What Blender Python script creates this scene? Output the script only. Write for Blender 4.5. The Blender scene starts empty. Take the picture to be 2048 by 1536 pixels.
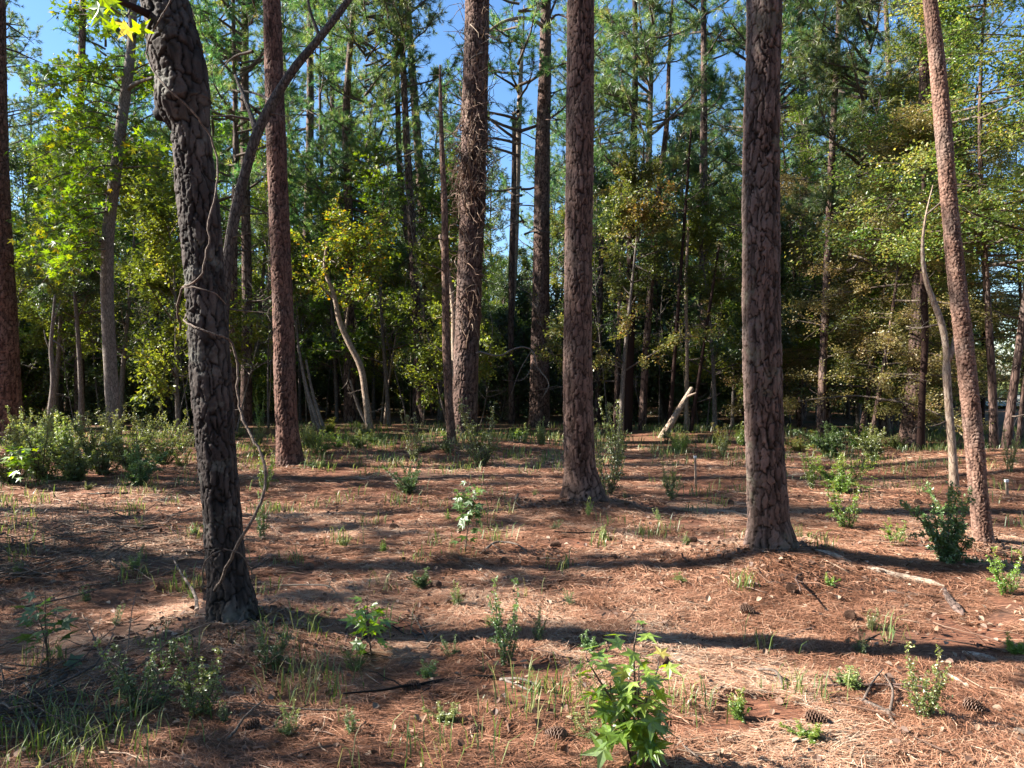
import bpy, math, random
import numpy as np
sc = bpy.context.scene
col = sc.collection
PI = math.pi
# ------------------------------------------------------------------ camera, sky, sun, exposure
PITCH = math.radians(0.67)
CZ = 1.6
FPX = 1536.0
cam_d = bpy.data.cameras.new('camera'); cam = bpy.data.objects.new('camera', cam_d); col.objects.link(cam)
cam.location = (0, 0, CZ); cam.rotation_euler = (PI/2 - PITCH, 0, 0)
cam_d.sensor_width = 36; cam_d.lens = 27.0; cam_d.clip_end = 2000; cam_d.clip_start = 0.05
sc.camera = cam
SUN_EL = math.radians(36); SUN_AZ = math.atan2(-1.0, 0.04)      # azimuth measured from +Y towards +X
w = bpy.data.worlds.new('World'); sc.world = w; w.use_nodes = True
nt = w.node_tree; bg = nt.nodes['Background']
sky = nt.nodes.new('ShaderNodeTexSky'); sky.sky_type = 'NISHITA'; sky.sun_disc = False
sky.sun_elevation = SUN_EL; sky.sun_rotation = SUN_AZ; sky.air_density = 1.0; sky.dust_density = 0.4; sky.ozone_density = 4.0
hsat = nt.nodes.new('ShaderNodeHueSaturation'); hsat.inputs['Saturation'].default_value = 1.12
nt.links.new(sky.outputs[0], hsat.inputs['Color']); nt.links.new(hsat.outputs[0], bg.inputs[0]); bg.inputs[1].default_value = 0.062
sd = bpy.data.lights.new('sun', 'SUN'); sd.energy = 5.0; sd.angle = math.radians(0.55); sd.color = (1.0, 0.93, 0.83)
so = bpy.data.objects.new('sun', sd); col.objects.link(so)
sdir = np.array([math.sin(SUN_AZ)*math.cos(SUN_EL), math.cos(SUN_AZ)*math.cos(SUN_EL), math.sin(SUN_EL)])
import mathutils
so.rotation_euler = mathutils.Vector(sdir).to_track_quat('Z', 'Y').to_euler()
so.location = (-30, 5, 30)
sc.view_settings.view_transform = 'Standard'; sc.view_settings.look = 'None'
sc.view_settings.exposure = 2.15; sc.view_settings.gamma = 1.0
cy = sc.cycles
cy.max_bounces = 6; cy.diffuse_bounces = 1; cy.glossy_bounces = 2; cy.transmission_bounces = 4; cy.transparent_max_bounces = 4
cy.use_denoising = True; cy.caustics_reflective = False; cy.caustics_refractive = False
try: cy.denoiser = 'OPENIMAGEDENOISE'
except Exception: pass
# ------------------------------------------------------------------ noise and helpers
def _h(ix, iy, iz, s):
    n = (ix.astype(np.int64)*374761393 + iy.astype(np.int64)*668265263 + iz.astype(np.int64)*2147483647 + s*1274126177) & 0xffffffff
    n = ((n ^ (n >> 13))*1274126177) & 0xffffffff
    n = ((n ^ (n >> 16))*2246822519) & 0xffffffff
    n = n ^ (n >> 15)
    return n.astype(np.float64)/4294967295.0
def vn(x, y, z=None, s=0):
    x = np.asarray(x, float); y = np.asarray(y, float)
    z = np.zeros_like(x) if z is None else np.asarray(z, float)
    x0 = np.floor(x); y0 = np.floor(y); z0 = np.floor(z)
    fx = x-x0; fy = y-y0; fz = z-z0
    fx = fx*fx*(3-2*fx); fy = fy*fy*(3-2*fy); fz = fz*fz*(3-2*fz)
    r = 0
    for a in (0, 1):
        for b in (0, 1):
            for c in (0, 1):
                r = r + _h(x0+a, y0+b, z0+c, s)*(fx if a else 1-fx)*(fy if b else 1-fy)*(fz if c else 1-fz)
    return r*2-1
def fbm(x, y, z=None, s=0, o=4, g=0.5):
    r = 0; a = 1.0; k = 1.0
    for i in range(o):
        r = r + a*vn(np.asarray(x)*k, np.asarray(y)*k, None if z is None else np.asarray(z)*k, s+i*7); a *= g; k *= 2.03
    return r
def ss(a, b, x):
    t = np.clip((x-a)/(b-a), 0, 1); return t*t*(3-2*t)
def nrm(v): return v/np.maximum(np.linalg.norm(v, axis=-1, keepdims=True), 1e-9)

class MB:
    """collects numpy pieces: verts, tris, quads and a per-vertex value 'rnd'"""
    def __init__(self): self.v = []; self.t = []; self.q = []; self.a = []; self.b = []; self.n = 0
    def add(self, v, tris=None, quads=None, a=None, b=None):
        v = np.asarray(v, float).reshape(-1, 3)
        if tris is not None and len(tris): self.t.append(np.asarray(tris).reshape(-1, 3)+self.n)
        if quads is not None and len(quads): self.q.append(np.asarray(quads).reshape(-1, 4)+self.n)
        self.a.append(np.full(len(v), 0.5) if a is None else np.broadcast_to(np.asarray(a, float), (len(v),)))
        self.b.append(np.zeros(len(v)) if b is None else np.broadcast_to(np.asarray(b, float), (len(v),)))
        self.v.append(v); self.n += len(v)
    def mesh(self, name, smooth=True):
        me = bpy.data.meshes.new(name)
        v = np.concatenate(self.v); T = np.concatenate(self.t) if self.t else np.zeros((0, 3), int); Q = np.concatenate(self.q) if self.q else np.zeros((0, 4), int)
        me.vertices.add(len(v)); me.vertices.foreach_set('co', v.ravel().astype(np.float32))
        nl = len(T)*3+len(Q)*4; me.loops.add(nl)
        me.loops.foreach_set('vertex_index', np.concatenate([T.ravel(), Q.ravel()]).astype(np.int32))
        me.polygons.add(len(T)+len(Q))
        st = np.concatenate([np.arange(len(T))*3, len(T)*3+np.arange(len(Q))*4]).astype(np.int32)
        me.polygons.foreach_set('loop_start', st)
        try: me.polygons.foreach_set('loop_total', np.concatenate([np.full(len(T), 3), np.full(len(Q), 4)]).astype(np.int32))
        except Exception: pass
        me.polygons.foreach_set('use_smooth', np.full(len(T)+len(Q), smooth))
        me.attributes.new('rnd', 'FLOAT', 'POINT').data.foreach_set('value', np.concatenate(self.a).astype(np.float32))
        me.attributes.new('crk', 'FLOAT', 'POINT').data.foreach_set('value', np.concatenate(self.b).astype(np.float32))
        me.update(calc_edges=True); me.validate()
        return me
    def build(self, name, mat, parent=None, smooth=True):
        me = self.mesh(name, smooth); me.materials.append(mat)
        return link(name, me, parent)
def link(name, me, parent=None):
    o = bpy.data.objects.new(name, me); col.objects.link(o)
    if parent is not None: o.parent = parent
    return o
def tag(o, label=None, cat=None, group=None, kind=None):
    if label: o['label'] = label
    if cat: o['category'] = cat
    if group: o['group'] = group
    if kind: o['kind'] = kind
    return o
def empty(name, loc, rz=0, s=1.0):
    o = bpy.data.objects.new(name, None); col.objects.link(o); o.empty_display_size = 0.2
    o.location = tuple(float(c) for c in loc); o.rotation_euler = (0, 0, rz); o.scale = (s, s, s) if np.isscalar(s) else s
    return o
# pixel -> world (pixels of the 2048x1536 photograph)
def ray(px, py):
    dx = (px-1024)/FPX; dz = -(py-768)/FPX
    return np.array([dx, math.cos(PITCH)+math.sin(PITCH)*dz, -math.sin(PITCH)+math.cos(PITCH)*dz])
def at(px, py, D):
    r = ray(px, py); return np.array([0, 0, CZ])+r*(D/r[1])
MOUNDS = []
def hfun(x, y):
    x = np.asarray(x, float); y = np.asarray(y, float)
    h = 0.05*vn(x/3.1+5, y/3.3, s=3)+0.02*vn(x/0.9, y/0.9, s=4)
    h = h + 0.5*ss(60, 260, np.hypot(x, y))
    for (mx, my, r, a) in MOUNDS: h = h + a*np.exp(-((x-mx)**2+(y-my)**2)/(r*r))
    return h
def ground(px, py):
    r = ray(px, py); t = 1.5
    while t < 200:
        p = np.array([0, 0, CZ])+r*t
        if p[2] < hfun(p[0], p[1]): break
        t += 0.01 if t < 12 else 0.05
    return p
def gflat(px, py):
    r = ray(px, py); return np.array([0, 0, CZ])-r*(CZ/r[2])
def tube(mb, P, R, sides=8, a=0.5, cap=True, b=0.0):
    P = np.asarray(P, float); R = np.asarray(R, float); n = len(P)
    T = nrm(np.gradient(P, axis=0)); ref = np.array([1., 0, 0]) if abs(T[0][0]) < 0.8 else np.array([0, 1., 0])
    U = nrm(np.cross(T, ref)); V = np.cross(T, U)
    th = np.arange(sides)/sides*2*PI
    v = P[:, None, :]+R[:, None, None]*(np.cos(th)[None, :, None]*U[:, None, :]+np.sin(th)[None, :, None]*V[:, None, :])
    i = np.arange(n-1)[:, None]*sides; j = np.arange(sides)[None, :]; k = (j+1) % sides
    q = np.stack([i+j, i+k, i+sides+k, i+sides+j], -1).reshape(-1, 4)
    vv = v.reshape(-1, 3); tr = None
    if cap:
        vv = np.vstack([vv, P[-1]+T[-1]*R[-1]*0.5, P[0]]); e = n*sides
        jj = np.arange(sides); kk = (jj+1) % sides
        tr = np.vstack([np.stack([(n-1)*sides+jj, (n-1)*sides+kk, np.full(sides, e)], -1), np.stack([kk, jj, np.full(sides, e+1)], -1)])
    mb.add(vv, tr, q, a, b)
def resample(P, R, step):
    P = np.asarray(P, float); R = np.asarray(R, float)
    s = np.concatenate([[0], np.cumsum(np.linalg.norm(np.diff(P, axis=0), axis=1))])
    m = max(3, int(s[-1]/step)+1); t = np.linspace(0, s[-1], m)
    # monotone-ish cubic through the points (Catmull-Rom on each coordinate)
    g = np.gradient(P, s, axis=0); i = np.clip(np.searchsorted(s, t, side='right')-1, 0, len(s)-2)
    h = (s[i+1]-s[i])[:, None]; u = ((t-s[i])[:, None])/h
    Q = (2*u**3-3*u**2+1)*P[i]+(u**3-2*u**2+u)*h*g[i]+(-2*u**3+3*u**2)*P[i+1]+(u**3-u**2)*h*g[i+1]
    return Q, np.interp(t, s, R), t
def wander(rng, p0, d, L, n, wob=0.15, up=0.0, droop=0.0):
    P = [np.array(p0, float)]; d = np.array(d, float); d /= np.linalg.norm(d)
    for i in range(n):
        d = d + rng.normal(0, wob, 3) + np.array([0, 0, up*(i/n)-droop*(i/n)]); d /= np.linalg.norm(d)
        P.append(P[-1]+d*L/n)
    return np.array(P)
# ------------------------------------------------------------------ materials
def mat(name):
    m = bpy.data.materials.new(name); m.use_nodes = True; N = m.node_tree.nodes; L = m.node_tree.links
    for n in list(N): N.remove(n)
    out = N.new('ShaderNodeOutputMaterial'); return m, N, L, out
def ramp(N, stops, interp='LINEAR'):
    r = N.new('ShaderNodeValToRGB'); e = r.color_ramp.elements; r.color_ramp.interpolation = interp
    e[0].position = stops[0][0]; e[0].color = (*stops[0][1], 1)
    e[1].position = stops[-1][0]; e[1].color = (*stops[-1][1], 1)
    for p, c in stops[1:-1]: x = e.new(p); x.color = (*c, 1)
    return r
def attr(N, name): a = N.new('ShaderNodeAttribute'); a.attribute_name = name; return a
def math_(N, L, op, a, b):
    m = N.new('ShaderNodeMath'); m.operation = op
    for i, s in enumerate((a, b)):
        if s is None: continue
        if isinstance(s, (int, float)): m.inputs[i].default_value = s
        else: L.new(s, m.inputs[i])
    return m.outputs[0]
def noise(N, L, vec, scale, detail=4, rough=0.6):
    n = N.new('ShaderNodeTexNoise'); n.inputs['Scale'].default_value = scale; n.inputs['Detail'].default_value = detail
    n.inputs['Roughness'].default_value = rough
    if vec is not None: L.new(vec, n.inputs['Vector'])
    return n.outputs['Fac']
def mixc(N, L, f, a, b, mode='MIX'):
    m = N.new('ShaderNodeMix'); m.data_type = 'RGBA'; m.blend_type = mode
    if isinstance(f, (int, float)): m.inputs[0].default_value = f
    else: L.new(f, m.inputs[0])
    for i, s in ((6, a), (7, b)):
        if isinstance(s, tuple): m.inputs[i].default_value = (*s, 1)
        else: L.new(s, m.inputs[i])
    return m.outputs[2]
def leafmat(name, stops, trans=0.45, gloss=0.07, hv=0.08):
    m, N, L, out = mat(name)
    r = ramp(N, stops); L.new(attr(N, 'rnd').outputs['Fac'], r.inputs[0])
    oi = N.new('ShaderNodeObjectInfo'); hs = N.new('ShaderNodeHueSaturation')
    L.new(math_(N, L, 'MULTIPLY_ADD', oi.outputs['Random'], hv), hs.inputs['Hue']); hs.inputs['Hue'].default_value = 0.5
    ma = N.new('ShaderNodeMath'); ma.operation = 'MULTIPLY_ADD'; L.new(oi.outputs['Random'], ma.inputs[0]); ma.inputs[1].default_value = hv; ma.inputs[2].default_value = 0.5-hv/2
    L.new(ma.outputs[0], hs.inputs['Hue'])
    mb_ = N.new('ShaderNodeMath'); mb_.operation = 'MULTIPLY_ADD'; L.new(oi.outputs['Random'], mb_.inputs[0]); mb_.inputs[1].default_value = 0.5; mb_.inputs[2].default_value = 0.75
    tc_ = N.new('ShaderNodeTexCoord'); mo = noise(N, L, tc_.outputs['Object'], 45, 3, .65); mm = N.new('ShaderNodeMapRange'); L.new(mo, mm.inputs[0]); mm.inputs[1].default_value = .35; mm.inputs[2].default_value = .68; mm.inputs[3].default_value = 1.25; mm.inputs[4].default_value = .6
    L.new(math_(N, L, 'MULTIPLY', mb_.outputs[0], mm.outputs[0]), hs.inputs['Value']); L.new(r.outputs[0], hs.inputs['Color'])
    df = N.new('ShaderNodeBsdfDiffuse'); tr = N.new('ShaderNodeBsdfTranslucent'); gl = N.new('ShaderNodeBsdfGlossy'); gl.inputs['Roughness'].default_value = 0.45
    L.new(hs.outputs[0], df.inputs[0]); 
    tc = N.new('ShaderNodeHueSaturation'); tc.inputs['Saturation'].default_value = 1.15; tc.inputs['Value'].default_value = 1.5; tc.inputs['Hue'].default_value = 0.485
    L.new(hs.outputs[0], tc.inputs['Color']); L.new(tc.outputs[0], tr.inputs[0])
    m1 = N.new('ShaderNodeMixShader'); m1.inputs[0].default_value = trans; L.new(df.outputs[0], m1.inputs[1]); L.new(tr.outputs[0], m1.inputs[2])
    m2 = N.new('ShaderNodeMixShader'); m2.inputs[0].default_value = gloss; L.new(m1.outputs[0], m2.inputs[1]); L.new(gl.outputs[0], m2.inputs[2])
    L.new(m2.outputs[0], out.inputs[0]); return m
G = {}
G['pine'] = leafmat('pine_needles', [(0, (.045, .11, .045)), (.4, (.09, .18, .055)), (.75, (.17, .26, .07)), (.95, (.26, .27, .08)), (1, (.36, .2, .08))], .45, .06, .05)
G['gum'] = leafmat('sweetgum_leaves', [(0, (.07, .13, .02)), (.5, (.12, .2, .03)), (.9, (.18, .26, .035)), (1, (.32, .26, .04))], .55, .06, .03)
G['mid'] = leafmat('hardwood_leaves', [(0, (.07, .115, .022)), (.5, (.155, .21, .038)), (.85, (.26, .3, .055)), (1, (.38, .3, .07))], .5, .05, .05)
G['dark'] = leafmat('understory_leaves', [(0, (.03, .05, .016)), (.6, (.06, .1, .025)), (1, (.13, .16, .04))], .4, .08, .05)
G['gold'] = leafmat('yellowing_leaves', [(0, (.09, .13, .025)), (.5, (.19, .22, .035)), (.85, (.3, .24, .045)), (1, (.38, .18, .05))], .5, .05, .06)
G['brown'] = leafmat('browned_leaves', [(0, (.14, .16, .045)), (.4, (.27, .26, .08)), (.75, (.4, .34, .12)), (1, (.5, .38, .18))], .45, .05, .05)
G['spray'] = leafmat('spray_leaves', [(0, (.07, .12, .03)), (.4, (.14, .2, .045)), (.75, (.28, .27, .07)), (1, (.44, .3, .1))], .5, .05, .04)
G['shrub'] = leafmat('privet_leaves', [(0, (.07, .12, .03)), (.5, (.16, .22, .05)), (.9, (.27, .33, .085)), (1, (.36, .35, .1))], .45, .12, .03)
G['lime'] = leafmat('fresh_star_leaves', [(0, (.08, .17, .02)), (.55, (.17, .3, .035)), (.9, (.27, .38, .05)), (1, (.4, .35, .07))], .5, .12, .02)
G['dgreen'] = leafmat('dull_green_leaves', [(0, (.045, .09, .025)), (.6, (.09, .16, .04)), (1, (.17, .25, .07))], .4, .1, .03)
G['grass'] = leafmat('grass_blades', [(0, (.06, .11, .025)), (.6, (.13, .19, .045)), (1, (.3, .27, .12))], .4, .06, .02)
def barkmat(name, plate, plate2, crack, grey, attr_mode=True, scale=1.0, moss=None, bump=0.5):
    m, N, L, out = mat(name)
    tc = N.new('ShaderNodeTexCoord'); v = tc.outputs['Object']
    mp = N.new('ShaderNodeMapping'); L.new(v, mp.inputs[0]); mp.inputs['Scale'].default_value = (1, 1, 0.35)
    big = noise(N, L, v, 1.3*scale, 3); fine = noise(N, L, mp.outputs[0], 60*scale, 5, .7); med = noise(N, L, mp.outputs[0], 14*scale, 5, .65)
    if attr_mode:
        tone = attr(N, 'rnd').outputs['Fac']; crk = attr(N, 'crk').outputs['Fac']
    else:
        vo = N.new('ShaderNodeTexVoronoi'); vo.feature = 'DISTANCE_TO_EDGE'; vo.inputs['Scale'].default_value = 13*scale; 
        wm = N.new('ShaderNodeVectorMath'); wm.operation = 'ADD'; nc = N.new('ShaderNodeTexNoise'); nc.inputs['Scale'].default_value = 9*scale
        sc_ = N.new('ShaderNodeVectorMath'); sc_.operation = 'SCALE'; sc_.inputs['Scale'].default_value = 0.09/scale
        L.new(nc.outputs['Color'], sc_.inputs[0]); L.new(mp.outputs[0], wm.inputs[0]); L.new(sc_.outputs[0], wm.inputs[1]); L.new(wm.outputs[0], vo.inputs['Vector'])
        vc = N.new('ShaderNodeTexVoronoi'); vc.inputs['Scale'].default_value = 13*scale; L.new(wm.outputs[0], vc.inputs['Vector'])
        sp = N.new('ShaderNodeSeparateColor'); L.new(vc.outputs['Color'], sp.inputs[0]); tone = sp.outputs[0]
        mr = N.new('ShaderNodeMapRange'); L.new(vo.outputs['Distance'], mr.inputs[0]); mr.inputs[1].default_value = 0; mr.inputs[2].default_value = 0.14; crk = mr.outputs[0]
    c = mixc(N, L, tone, plate, plate2)
    g = N.new('ShaderNodeMapRange'); L.new(big, g.inputs[0]); g.inputs[1].default_value = .48; g.inputs[2].default_value = .62
    c = mixc(N, L, math_(N, L, 'MULTIPLY', g.outputs[0], .65), c, grey)
    fr = N.new('ShaderNodeMapRange'); L.new(med, fr.inputs[0]); fr.inputs[1].default_value = .3; fr.inputs[2].default_value = .7; fr.inputs[3].default_value = .62; fr.inputs[4].default_value = 1.3
    hv = N.new('ShaderNodeHueSaturation'); L.new(fr.outputs[0], hv.inputs['Value']); L.new(c, hv.inputs['Color']); c = hv.outputs[0]
    c = mixc(N, L, crk, crack, c)
    if moss:
        mn = N.new('ShaderNodeMapRange'); L.new(noise(N, L, v, 3.7, 4, .7), mn.inputs[0]); mn.inputs[1].default_value = .56; mn.inputs[2].default_value = .66
        c = mixc(N, L, math_(N, L, 'MULTIPLY', mn.outputs[0], .6), c, moss)
    p = N.new('ShaderNodeBsdfPrincipled'); L.new(c, p.inputs['Base Color']); p.inputs['Roughness'].default_value = .85; p.inputs['Specular IOR Level'].default_value = .25
    bp = N.new('ShaderNodeBump'); bp.inputs['Strength'].default_value = bump; bp.inputs['Distance'].default_value = .012/scale if attr_mode else .025
    hh = math_(N, L, 'ADD', math_(N, L, 'MULTIPLY', fine, .5), math_(N, L, 'ADD', med, math_(N, L, 'MULTIPLY', crk, 0.0 if attr_mode else 1.0)))
    L.new(hh, bp.inputs['Height']); L.new(bp.outputs[0], p.inputs['Normal']); L.new(p.outputs[0], out.inputs[0]); return m
B = {}
B['near'] = barkmat('pine_bark', (.07, .036, .027), (.22, .14, .112), (.008, .004, .003), (.14, .105, .09))
B['scaly'] = barkmat('grey_plated_bark', (.045, .026, .021), (.19, .13, .11), (.006, .004, .003), (.13, .105, .095), moss=(.13, .12, .09))
B['red'] = barkmat('red_flaky_bark', (.09, .038, .027), (.23, .125, .093), (.015, .007, .005), (.15, .1, .085))
B['dark'] = barkmat('blackened_bark', (.02, .015, .014), (.085, .066, .06), (.005, .004, .004), (.10, .09, .082), moss=(.17, .17, .15))
B['thin'] = barkmat('young_pine_bark', (.16, .085, .06), (.29, .18, .135), (.025, .011, .008), (.2, .155, .13), scale=1.6)
B['far'] = barkmat('distant_pine_bark', (.09, .052, .04), (.2, .13, .105), (.02, .011, .009), (.14, .115, .1), attr_mode=False, scale=.9)
B['grey'] = barkmat('smooth_grey_bark', (.16, .13, .11), (.24, .2, .175), (.08, .065, .055), (.19, .17, .15), attr_mode=False, scale=2.2, bump=.3)
B['dgrey'] = barkmat('rough_grey_bark', (.07, .055, .048), (.14, .115, .1), (.025, .02, .018), (.12, .1, .09), attr_mode=False, scale=1.7, bump=.6)
B['stem'] = barkmat('red_brown_stem', (.12, .065, .045), (.3, .18, .13), (.04, .02, .015), (.2, .14, .11), attr_mode=False, scale=1.8, bump=.6)
B['pale'] = barkmat('bleached_bark', (.3, .22, .155), (.4, .31, .235), (.15, .1, .075), (.33, .28, .23), attr_mode=False, scale=1.8, bump=.3)
B['twig'] = barkmat('twig_bark', (.09, .065, .05), (.15, .115, .095), (.06, .045, .035), (.17, .15, .13), attr_mode=False, scale=3, bump=.2)
B['vine'] = barkmat('vine_bark', (.12, .09, .072), (.19, .15, .125), (.07, .05, .04), (.16, .13, .11), attr_mode=False, scale=4, bump=.3)
B['wood'] = barkmat('weathered_wood', (.42, .29, .2), (.56, .42, .31), (.18, .11, .08), (.4, .36, .32), attr_mode=False, scale=2.5, bump=.5)
def litmat(name, stops, rough=.8):
    m, N, L, out = mat(name); r = ramp(N, stops); L.new(attr(N, 'rnd').outputs['Fac'], r.inputs[0])
    d = N.new('ShaderNodeBsdfPrincipled'); d.inputs['Roughness'].default_value = rough; d.inputs['Specular IOR Level'].default_value = .3
    L.new(r.outputs[0], d.inputs['Base Color']); L.new(d.outputs[0], out.inputs[0]); return m
M_needle = litmat('fallen_needles', [(0, (.06, .03, .02)), (.25, (.19, .08, .042)), (.5, (.31, .15, .09)), (.78, (.45, .26, .165)), (.96, (.52, .37, .265)), (1, (.5, .4, .3))], .6)
M_litter = litmat('dead_leaves', [(0, (.07, .04, .028)), (.35, (.14, .08, .055)), (.7, (.21, .135, .09)), (1, (.3, .225, .165))], .6)
# ground material
def groundmat():
    m, N, L, out = mat('pine_straw_ground')
    g = N.new('ShaderNodeNewGeometry'); P = g.outputs['Position']
    def strk(rot, sx, sy, scale):
        mp = N.new('ShaderNodeMapping'); L.new(P, mp.inputs[0]); mp.inputs['Rotation'].default_value = (0, 0, rot); mp.inputs['Scale'].default_value = (sx, sy, 1)
        return noise(N, L, mp.outputs[0], scale, 5, .7)
    a = strk(.5, 1, 6, 14); b = strk(-.7, 1, 6, 12); c = strk(1.7, 1, 6, 16)
    s = math_(N, L, 'MAXIMUM', a, math_(N, L, 'MAXIMUM', b, c))
    r = ramp(N, [(.42, (.06, .035, .025)), (.53, (.14, .06, .038)), (.61, (.28, .125, .072)), (.7, (.42, .23, .14)), (.85, (.5, .35, .24))]); L.new(s, r.inputs[0])
    big = noise(N, L, P, .55, 4, .6); mr = N.new('ShaderNodeMapRange'); L.new(big, mr.inputs[0]); mr.inputs[1].default_value = .5; mr.inputs[2].default_value = .68
    r2 = ramp(N, [(.42, (.06, .045, .035)), (.6, (.12, .085, .065)), (.8, (.26, .2, .155))]); L.new(s, r2.inputs[0])
    cc = mixc(N, L, math_(N, L, 'MULTIPLY', mr.outputs[0], .8), r.outputs[0], r2.outputs[0])
    # green cover beyond the clearing
    sx = N.new('ShaderNodeSeparateXYZ'); L.new(P, sx.inputs[0])
    far = N.new('ShaderNodeMapRange'); L.new(sx.outputs[1], far.inputs[0]); far.inputs[1].default_value = 15; far.inputs[2].default_value = 23
    gn = N.new('ShaderNodeMapRange'); L.new(noise(N, L, P, 1.7, 5, .7), gn.inputs[0]); gn.inputs[1].default_value = .4; gn.inputs[2].default_value = .6
    cc = mixc(N, L, math_(N, L, 'MULTIPLY', math_(N, L, 'MULTIPLY', far.outputs[0], gn.outputs[0]), .75), cc, (.05, .065, .025))
    p = N.new('ShaderNodeBsdfPrincipled'); L.new(cc, p.inputs['Base Color']); p.inputs['Roughness'].default_value = .9; p.inputs['Specular IOR Level'].default_value = .15
    bp = N.new('ShaderNodeBump'); bp.inputs['Strength'].default_value = .8; bp.inputs['Distance'].default_value = .03; L.new(s, bp.inputs['Height']); L.new(bp.outputs[0], p.inputs['Normal'])
    L.new(p.outputs[0], out.inputs[0]); return m
M_ground = groundmat()

# ------------------------------------------------------------------ layout of the single trees (photo pixels: x, y, width) and their distance
D_A = 5.15; D_B = 13.4; D_C = 12.2; D_D = 15.5; D_E = 17.5; D_F = 15.9; D_G = 18.3; D_H = 9.95; D_I = 23.5; D_J = 27; D_K = 25
D_L = 21; D_M = 21.5; D_P = 7.15; D_Q = 19; D_R = 17.2; D_S = 10.6; D_T = 7.3; D_V = 21.0
def dbase(px, py, a):
    D = 1.6*FPX/(py-750)
    for _ in range(30): D = .5*D+.5*(CZ-float(hfun((px-1024)/FPX*D, D))-a)*FPX/(py-750)
    return D
D_A = dbase(470, 1238, .13); D_B = dbase(580, 930, .06); D_H = dbase(1165, 996, .14); D_P = dbase(1541, 1094, .16); D_T = dbase(1968, 1088, .04); D_S = dbase(1909, 978, .04)
for (px, py, D, r, a) in ((470, 1235, D_A, .6, .13), (580, 930, D_B, 1.0, .06), (925, 885, D_G, 1.6, .14), (905, 905, D_F, 1.1, .14), (1165, 995, D_H, .6, .14), (1540, 1095, D_P, .65, .16),
                         (1968, 1088, D_T, .6, .04), (1905, 975, D_S, .7, .04), (1330, 870, 20, 1.6, .16), (2060, 940, 13, 2.2, .25), (40, 1080, 7.3, 1.3, .14), (1700, 1010, 10, 1.8, .04)):
    g = gflat(px, py); MOUNDS.append(((px-1024)/FPX*D, D, r, a))

# ------------------------------------------------------------------ ground sheet, field and its grey shade strip
def build_ground():
    n = 620
    t = np.linspace(-1, 1, n)
    def sp(t, k, ext): return np.sinh(t*k)/math.sinh(k)*ext
    X = sp(t, 6.2, 420); Y = sp(t, 6.2, 420)+6.5
    xx, yy = np.meshgrid(X, Y)
    z = hfun(xx, yy)
    fine = np.exp(-(np.hypot(xx, yy-6)/14)**2)
    z = z + fine*(0.012*fbm(xx*3, yy*3, s=9, o=4)+0.010*vn(xx*14, yy*14, s=21))
    i = np.arange(n-1)[:, None]*n; j = np.arange(n-1)[None, :]
    q = np.stack([i+j, i+j+1, i+n+j+1, i+n+j], -1).reshape(-1, 4)
    mb = MB(); mb.add(np.stack([xx, yy, z], -1).reshape(-1, 3), None, q)
    o = mb.build('ground', M_ground); tag(o, kind='structure'); return o
build_ground()
def sheet(name, x0, x1, y0, y1, dz, m, slope=0):
    xs = np.linspace(x0, x1, 40); ys = np.linspace(y0, y1, 60); xx, yy = np.meshgrid(xs, ys); xx = xx+(yy-y0)*slope
    zz = hfun(xx, yy)+dz+.05*vn(xx/4, yy/4, s=77)
    n = 40; i = np.arange(59)[:, None]*n; j = np.arange(39)[None, :]
    q = np.stack([i+j, i+j+1, i+n+j+1, i+n+j], -1).reshape(-1, 4)
    mb = MB(); mb.add(np.stack([xx, yy, zz], -1).reshape(-1, 3), None, q); o = mb.build(name, m); tag(o, kind='structure')
def simplemat(name, c1, c2, scale, bumpd=.02):
    m, N, L, out = mat(name); g = N.new('ShaderNodeNewGeometry'); f = noise(N, L, g.outputs['Position'], scale, 6, .7)
    r = ramp(N, [(.35, c1), (.65, c2)]); L.new(f, r.inputs[0]); p = N.new('ShaderNodeBsdfPrincipled'); p.inputs['Roughness'].default_value = .9
    p.inputs['Specular IOR Level'].default_value = 0.05; L.new(r.outputs[0], p.inputs['Base Color']); bp = N.new('ShaderNodeBump'); bp.inputs['Distance'].default_value = bumpd; L.new(f, bp.inputs['Height']); L.new(bp.outputs[0], p.inputs['Normal'])
    L.new(p.outputs[0], out.inputs[0]); return m
sheet('field_shade_strip', 20, 62, 36, 56, .16, simplemat('shaded_grass', (.32, .31, .25), (.47, .45, .37), 3), .25)  # grey sheet: shade lying on the field's grass, put into the colour
sheet('meadow', 24, 120, 57, 150, .2, simplemat('meadow_grass', (.16, .2, .06), (.32, .34, .12), 1.5), .2)

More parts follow.
